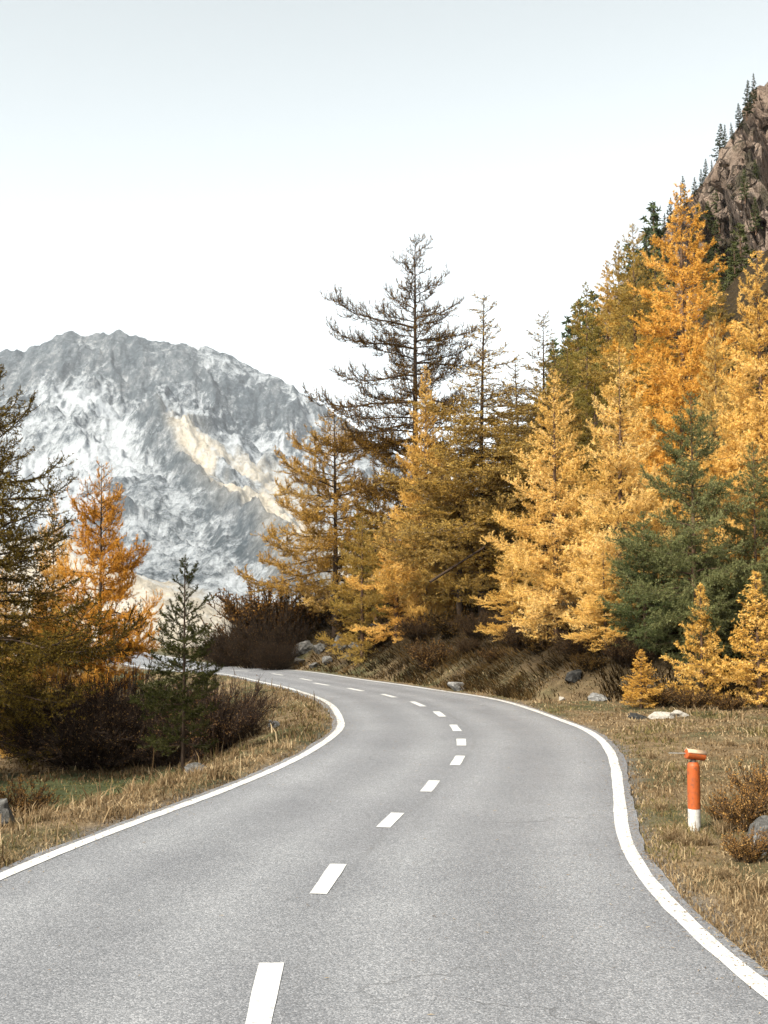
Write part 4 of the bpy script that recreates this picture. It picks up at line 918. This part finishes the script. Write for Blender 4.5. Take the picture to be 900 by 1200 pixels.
def tufts():
    rng = np.random.default_rng(55)
    def proto(seed, n=170):
        g = np.random.default_rng(seed); az = g.random(n) * 6.283; el = np.clip(g.normal(1.0, .35, n), .15, 1.5); L = g.uniform(.45, 1.1, n); b = g.normal(0, .11, (n, 2))
        d = np.stack([np.cos(az) * np.cos(el), np.sin(az) * np.cos(el), np.sin(el)], 1); B = np.c_[b, np.full(n, -.08)]; sd = np.stack([-np.sin(az), np.cos(az), np.zeros(n)], 1) * .014
        mid = B + d * L[:, None] * .55; tip = mid + norm(d + np.stack([np.cos(az), np.sin(az), -.9 + 0 * az], 1) * g.uniform(.1, .8, n)[:, None]) * L[:, None] * .45
        V = np.stack([B - sd, B + sd, mid + sd * .7, mid - sd * .7, tip], 1).reshape(-1, 3); k = np.arange(n)[:, None] * 5
        o = mesh_obj('grass_tuft', V, np.concatenate([k + np.array([[0, 1, 2]]), k + np.array([[0, 2, 3]]), k + np.array([[3, 2, 4]])]), M['grass'], attrs=dict(tint=('FACE', np.tile(np.clip(g.normal(.55, .2, n), 0, 1), 3))))
        me = o.data; bpy.data.objects.remove(o); return me
    P = [proto(k) for k in range(4)]
    spots = [(783, 11.0, .24, 'pale dry grass tuft left of the foot of the marker post'), (797, 10.75, .16, 'short straw tuft just in front of the marker post, left side'), (818, 10.7, .20, 'yellowish grass tuft just in front of the marker post, right side'), (842, 11.2, .22, 'dry grass tuft between the marker post and the russet shrub'),
        (842, 9.4, .17, 'dry grass tuft on the verge below the russet shrubs'), (770, 12.6, .16, 'small straw tuft close to the right edge line above the post'), (885, 8.9, .18, 'straw tuft near the right edge of the picture below the dark rock'), (760, 16.5, .18, 'straw tuft on the verge between the road bend and the post'), (850, 17.5, .2, 'lone tuft on the flat verge behind the marker post'),
        (196, 14.6, .26, 'tall dry tuft by the pale dead stem'), (160, 14.4, .22, 'dry tuft left of the pale dead stem'), (60, 11.9, .2, 'dry tuft on the left verge right of the grey rock'), (230, 15.5, .2, 'dry tuft below the young spruce'), (110, 12.9, .18, 'dry tuft on the left verge between the grey rock and the dead stem')]
    for k, (px, d, h, lab) in enumerate(spots):
        p = spot(px, d); o = bpy.data.objects.new('grass_tuft', P[k % 4]); COL.objects.link(o); o.location = p; o.scale = (h * 1.15, h * 1.15, h); o.rotation_euler = (0, 0, k * 1.1); tag(o, lab, 'grass tuft', 'dry grass tufts along the road')
tufts()

def litter():
    """fallen needles and leaf scraps blown along the asphalt edges"""
    rng = np.random.default_rng(99); P = resample(CL, .05); P = P[(P[:, 1] > 4) & (P[:, 1] < 34)]; n = 9000
    k = rng.integers(0, len(P) - 1, n); D = norm(P[k + 1, :2] - P[k, :2]); N = np.stack([D[:, 1], -D[:, 0]], 1); sg = rng.choice([-1., 1.], n)
    off = P[k, 3] + SHOULDER - np.abs(rng.exponential(.10, n)) - .01; off = np.where(rng.random(n) < .06, rng.uniform(0, 1, n) * P[k, 3], off); c = P[k, :2] + N * (sg * off)[:, None]
    a = rng.random(n) * 6.283; l = rng.uniform(.006, .02, n) * (1 + P[k, 1] * .03); w = l * rng.uniform(.15, .5, n); d = np.stack([np.cos(a), np.sin(a)], 1); e = np.stack([-d[:, 1], d[:, 0]], 1)
    z = P[k, 2] + .006 + .004 * rng.random(n)
    V = np.stack([np.c_[c - d * l[:, None], z], np.c_[c + e * w[:, None], z + .002], np.c_[c + d * l[:, None], z + .004 * rng.random(n)]], 1).reshape(-1, 3)
    o = mesh_obj('leaf_litter', V, np.arange(3 * n).reshape(-1, 3), M['grass'], attrs=dict(tint=('FACE', rng.random(n)))); tag(o, 'fallen larch needles scattered along the asphalt edges', 'litter', kind='stuff')
litter()

# ------------------------------------------------------------------ air
def build_haze():
    zs = [v for o in bpy.data.objects if o.name in ('ground', 'mountain', 'cliff') for v in (min(c[2] for c in o.bound_box), max(c[2] for c in o.bound_box))]
    x0, x1, y0, y1, z0, z1 = -9500, 9500, -2500, 12500, min(zs) - 1, max(zs) + 12
    V = [(x, y, z) for z in (z0, z1) for y in (y0, y1) for x in (x0, x1)]
    o = mesh_obj('haze', V, [(0, 2, 3, 1), (4, 5, 7, 6), (0, 1, 5, 4), (2, 6, 7, 3), (0, 4, 6, 2), (1, 3, 7, 5)])
    m, t, out = mat_new('haze_air'); v = t.nodes.new('ShaderNodeVolumePrincipled')
    v.inputs['Color'].default_value = (.90, .94, 1.0, 1); v.inputs['Density'].default_value = HAZE; v.inputs['Anisotropy'].default_value = .0
    t.links.new(v.outputs[0], out.inputs['Volume']); o.data.materials.append(m); tag(o, 'thin pale mountain air', 'haze', kind='stuff')
HAZE = 6.5e-5
build_haze()
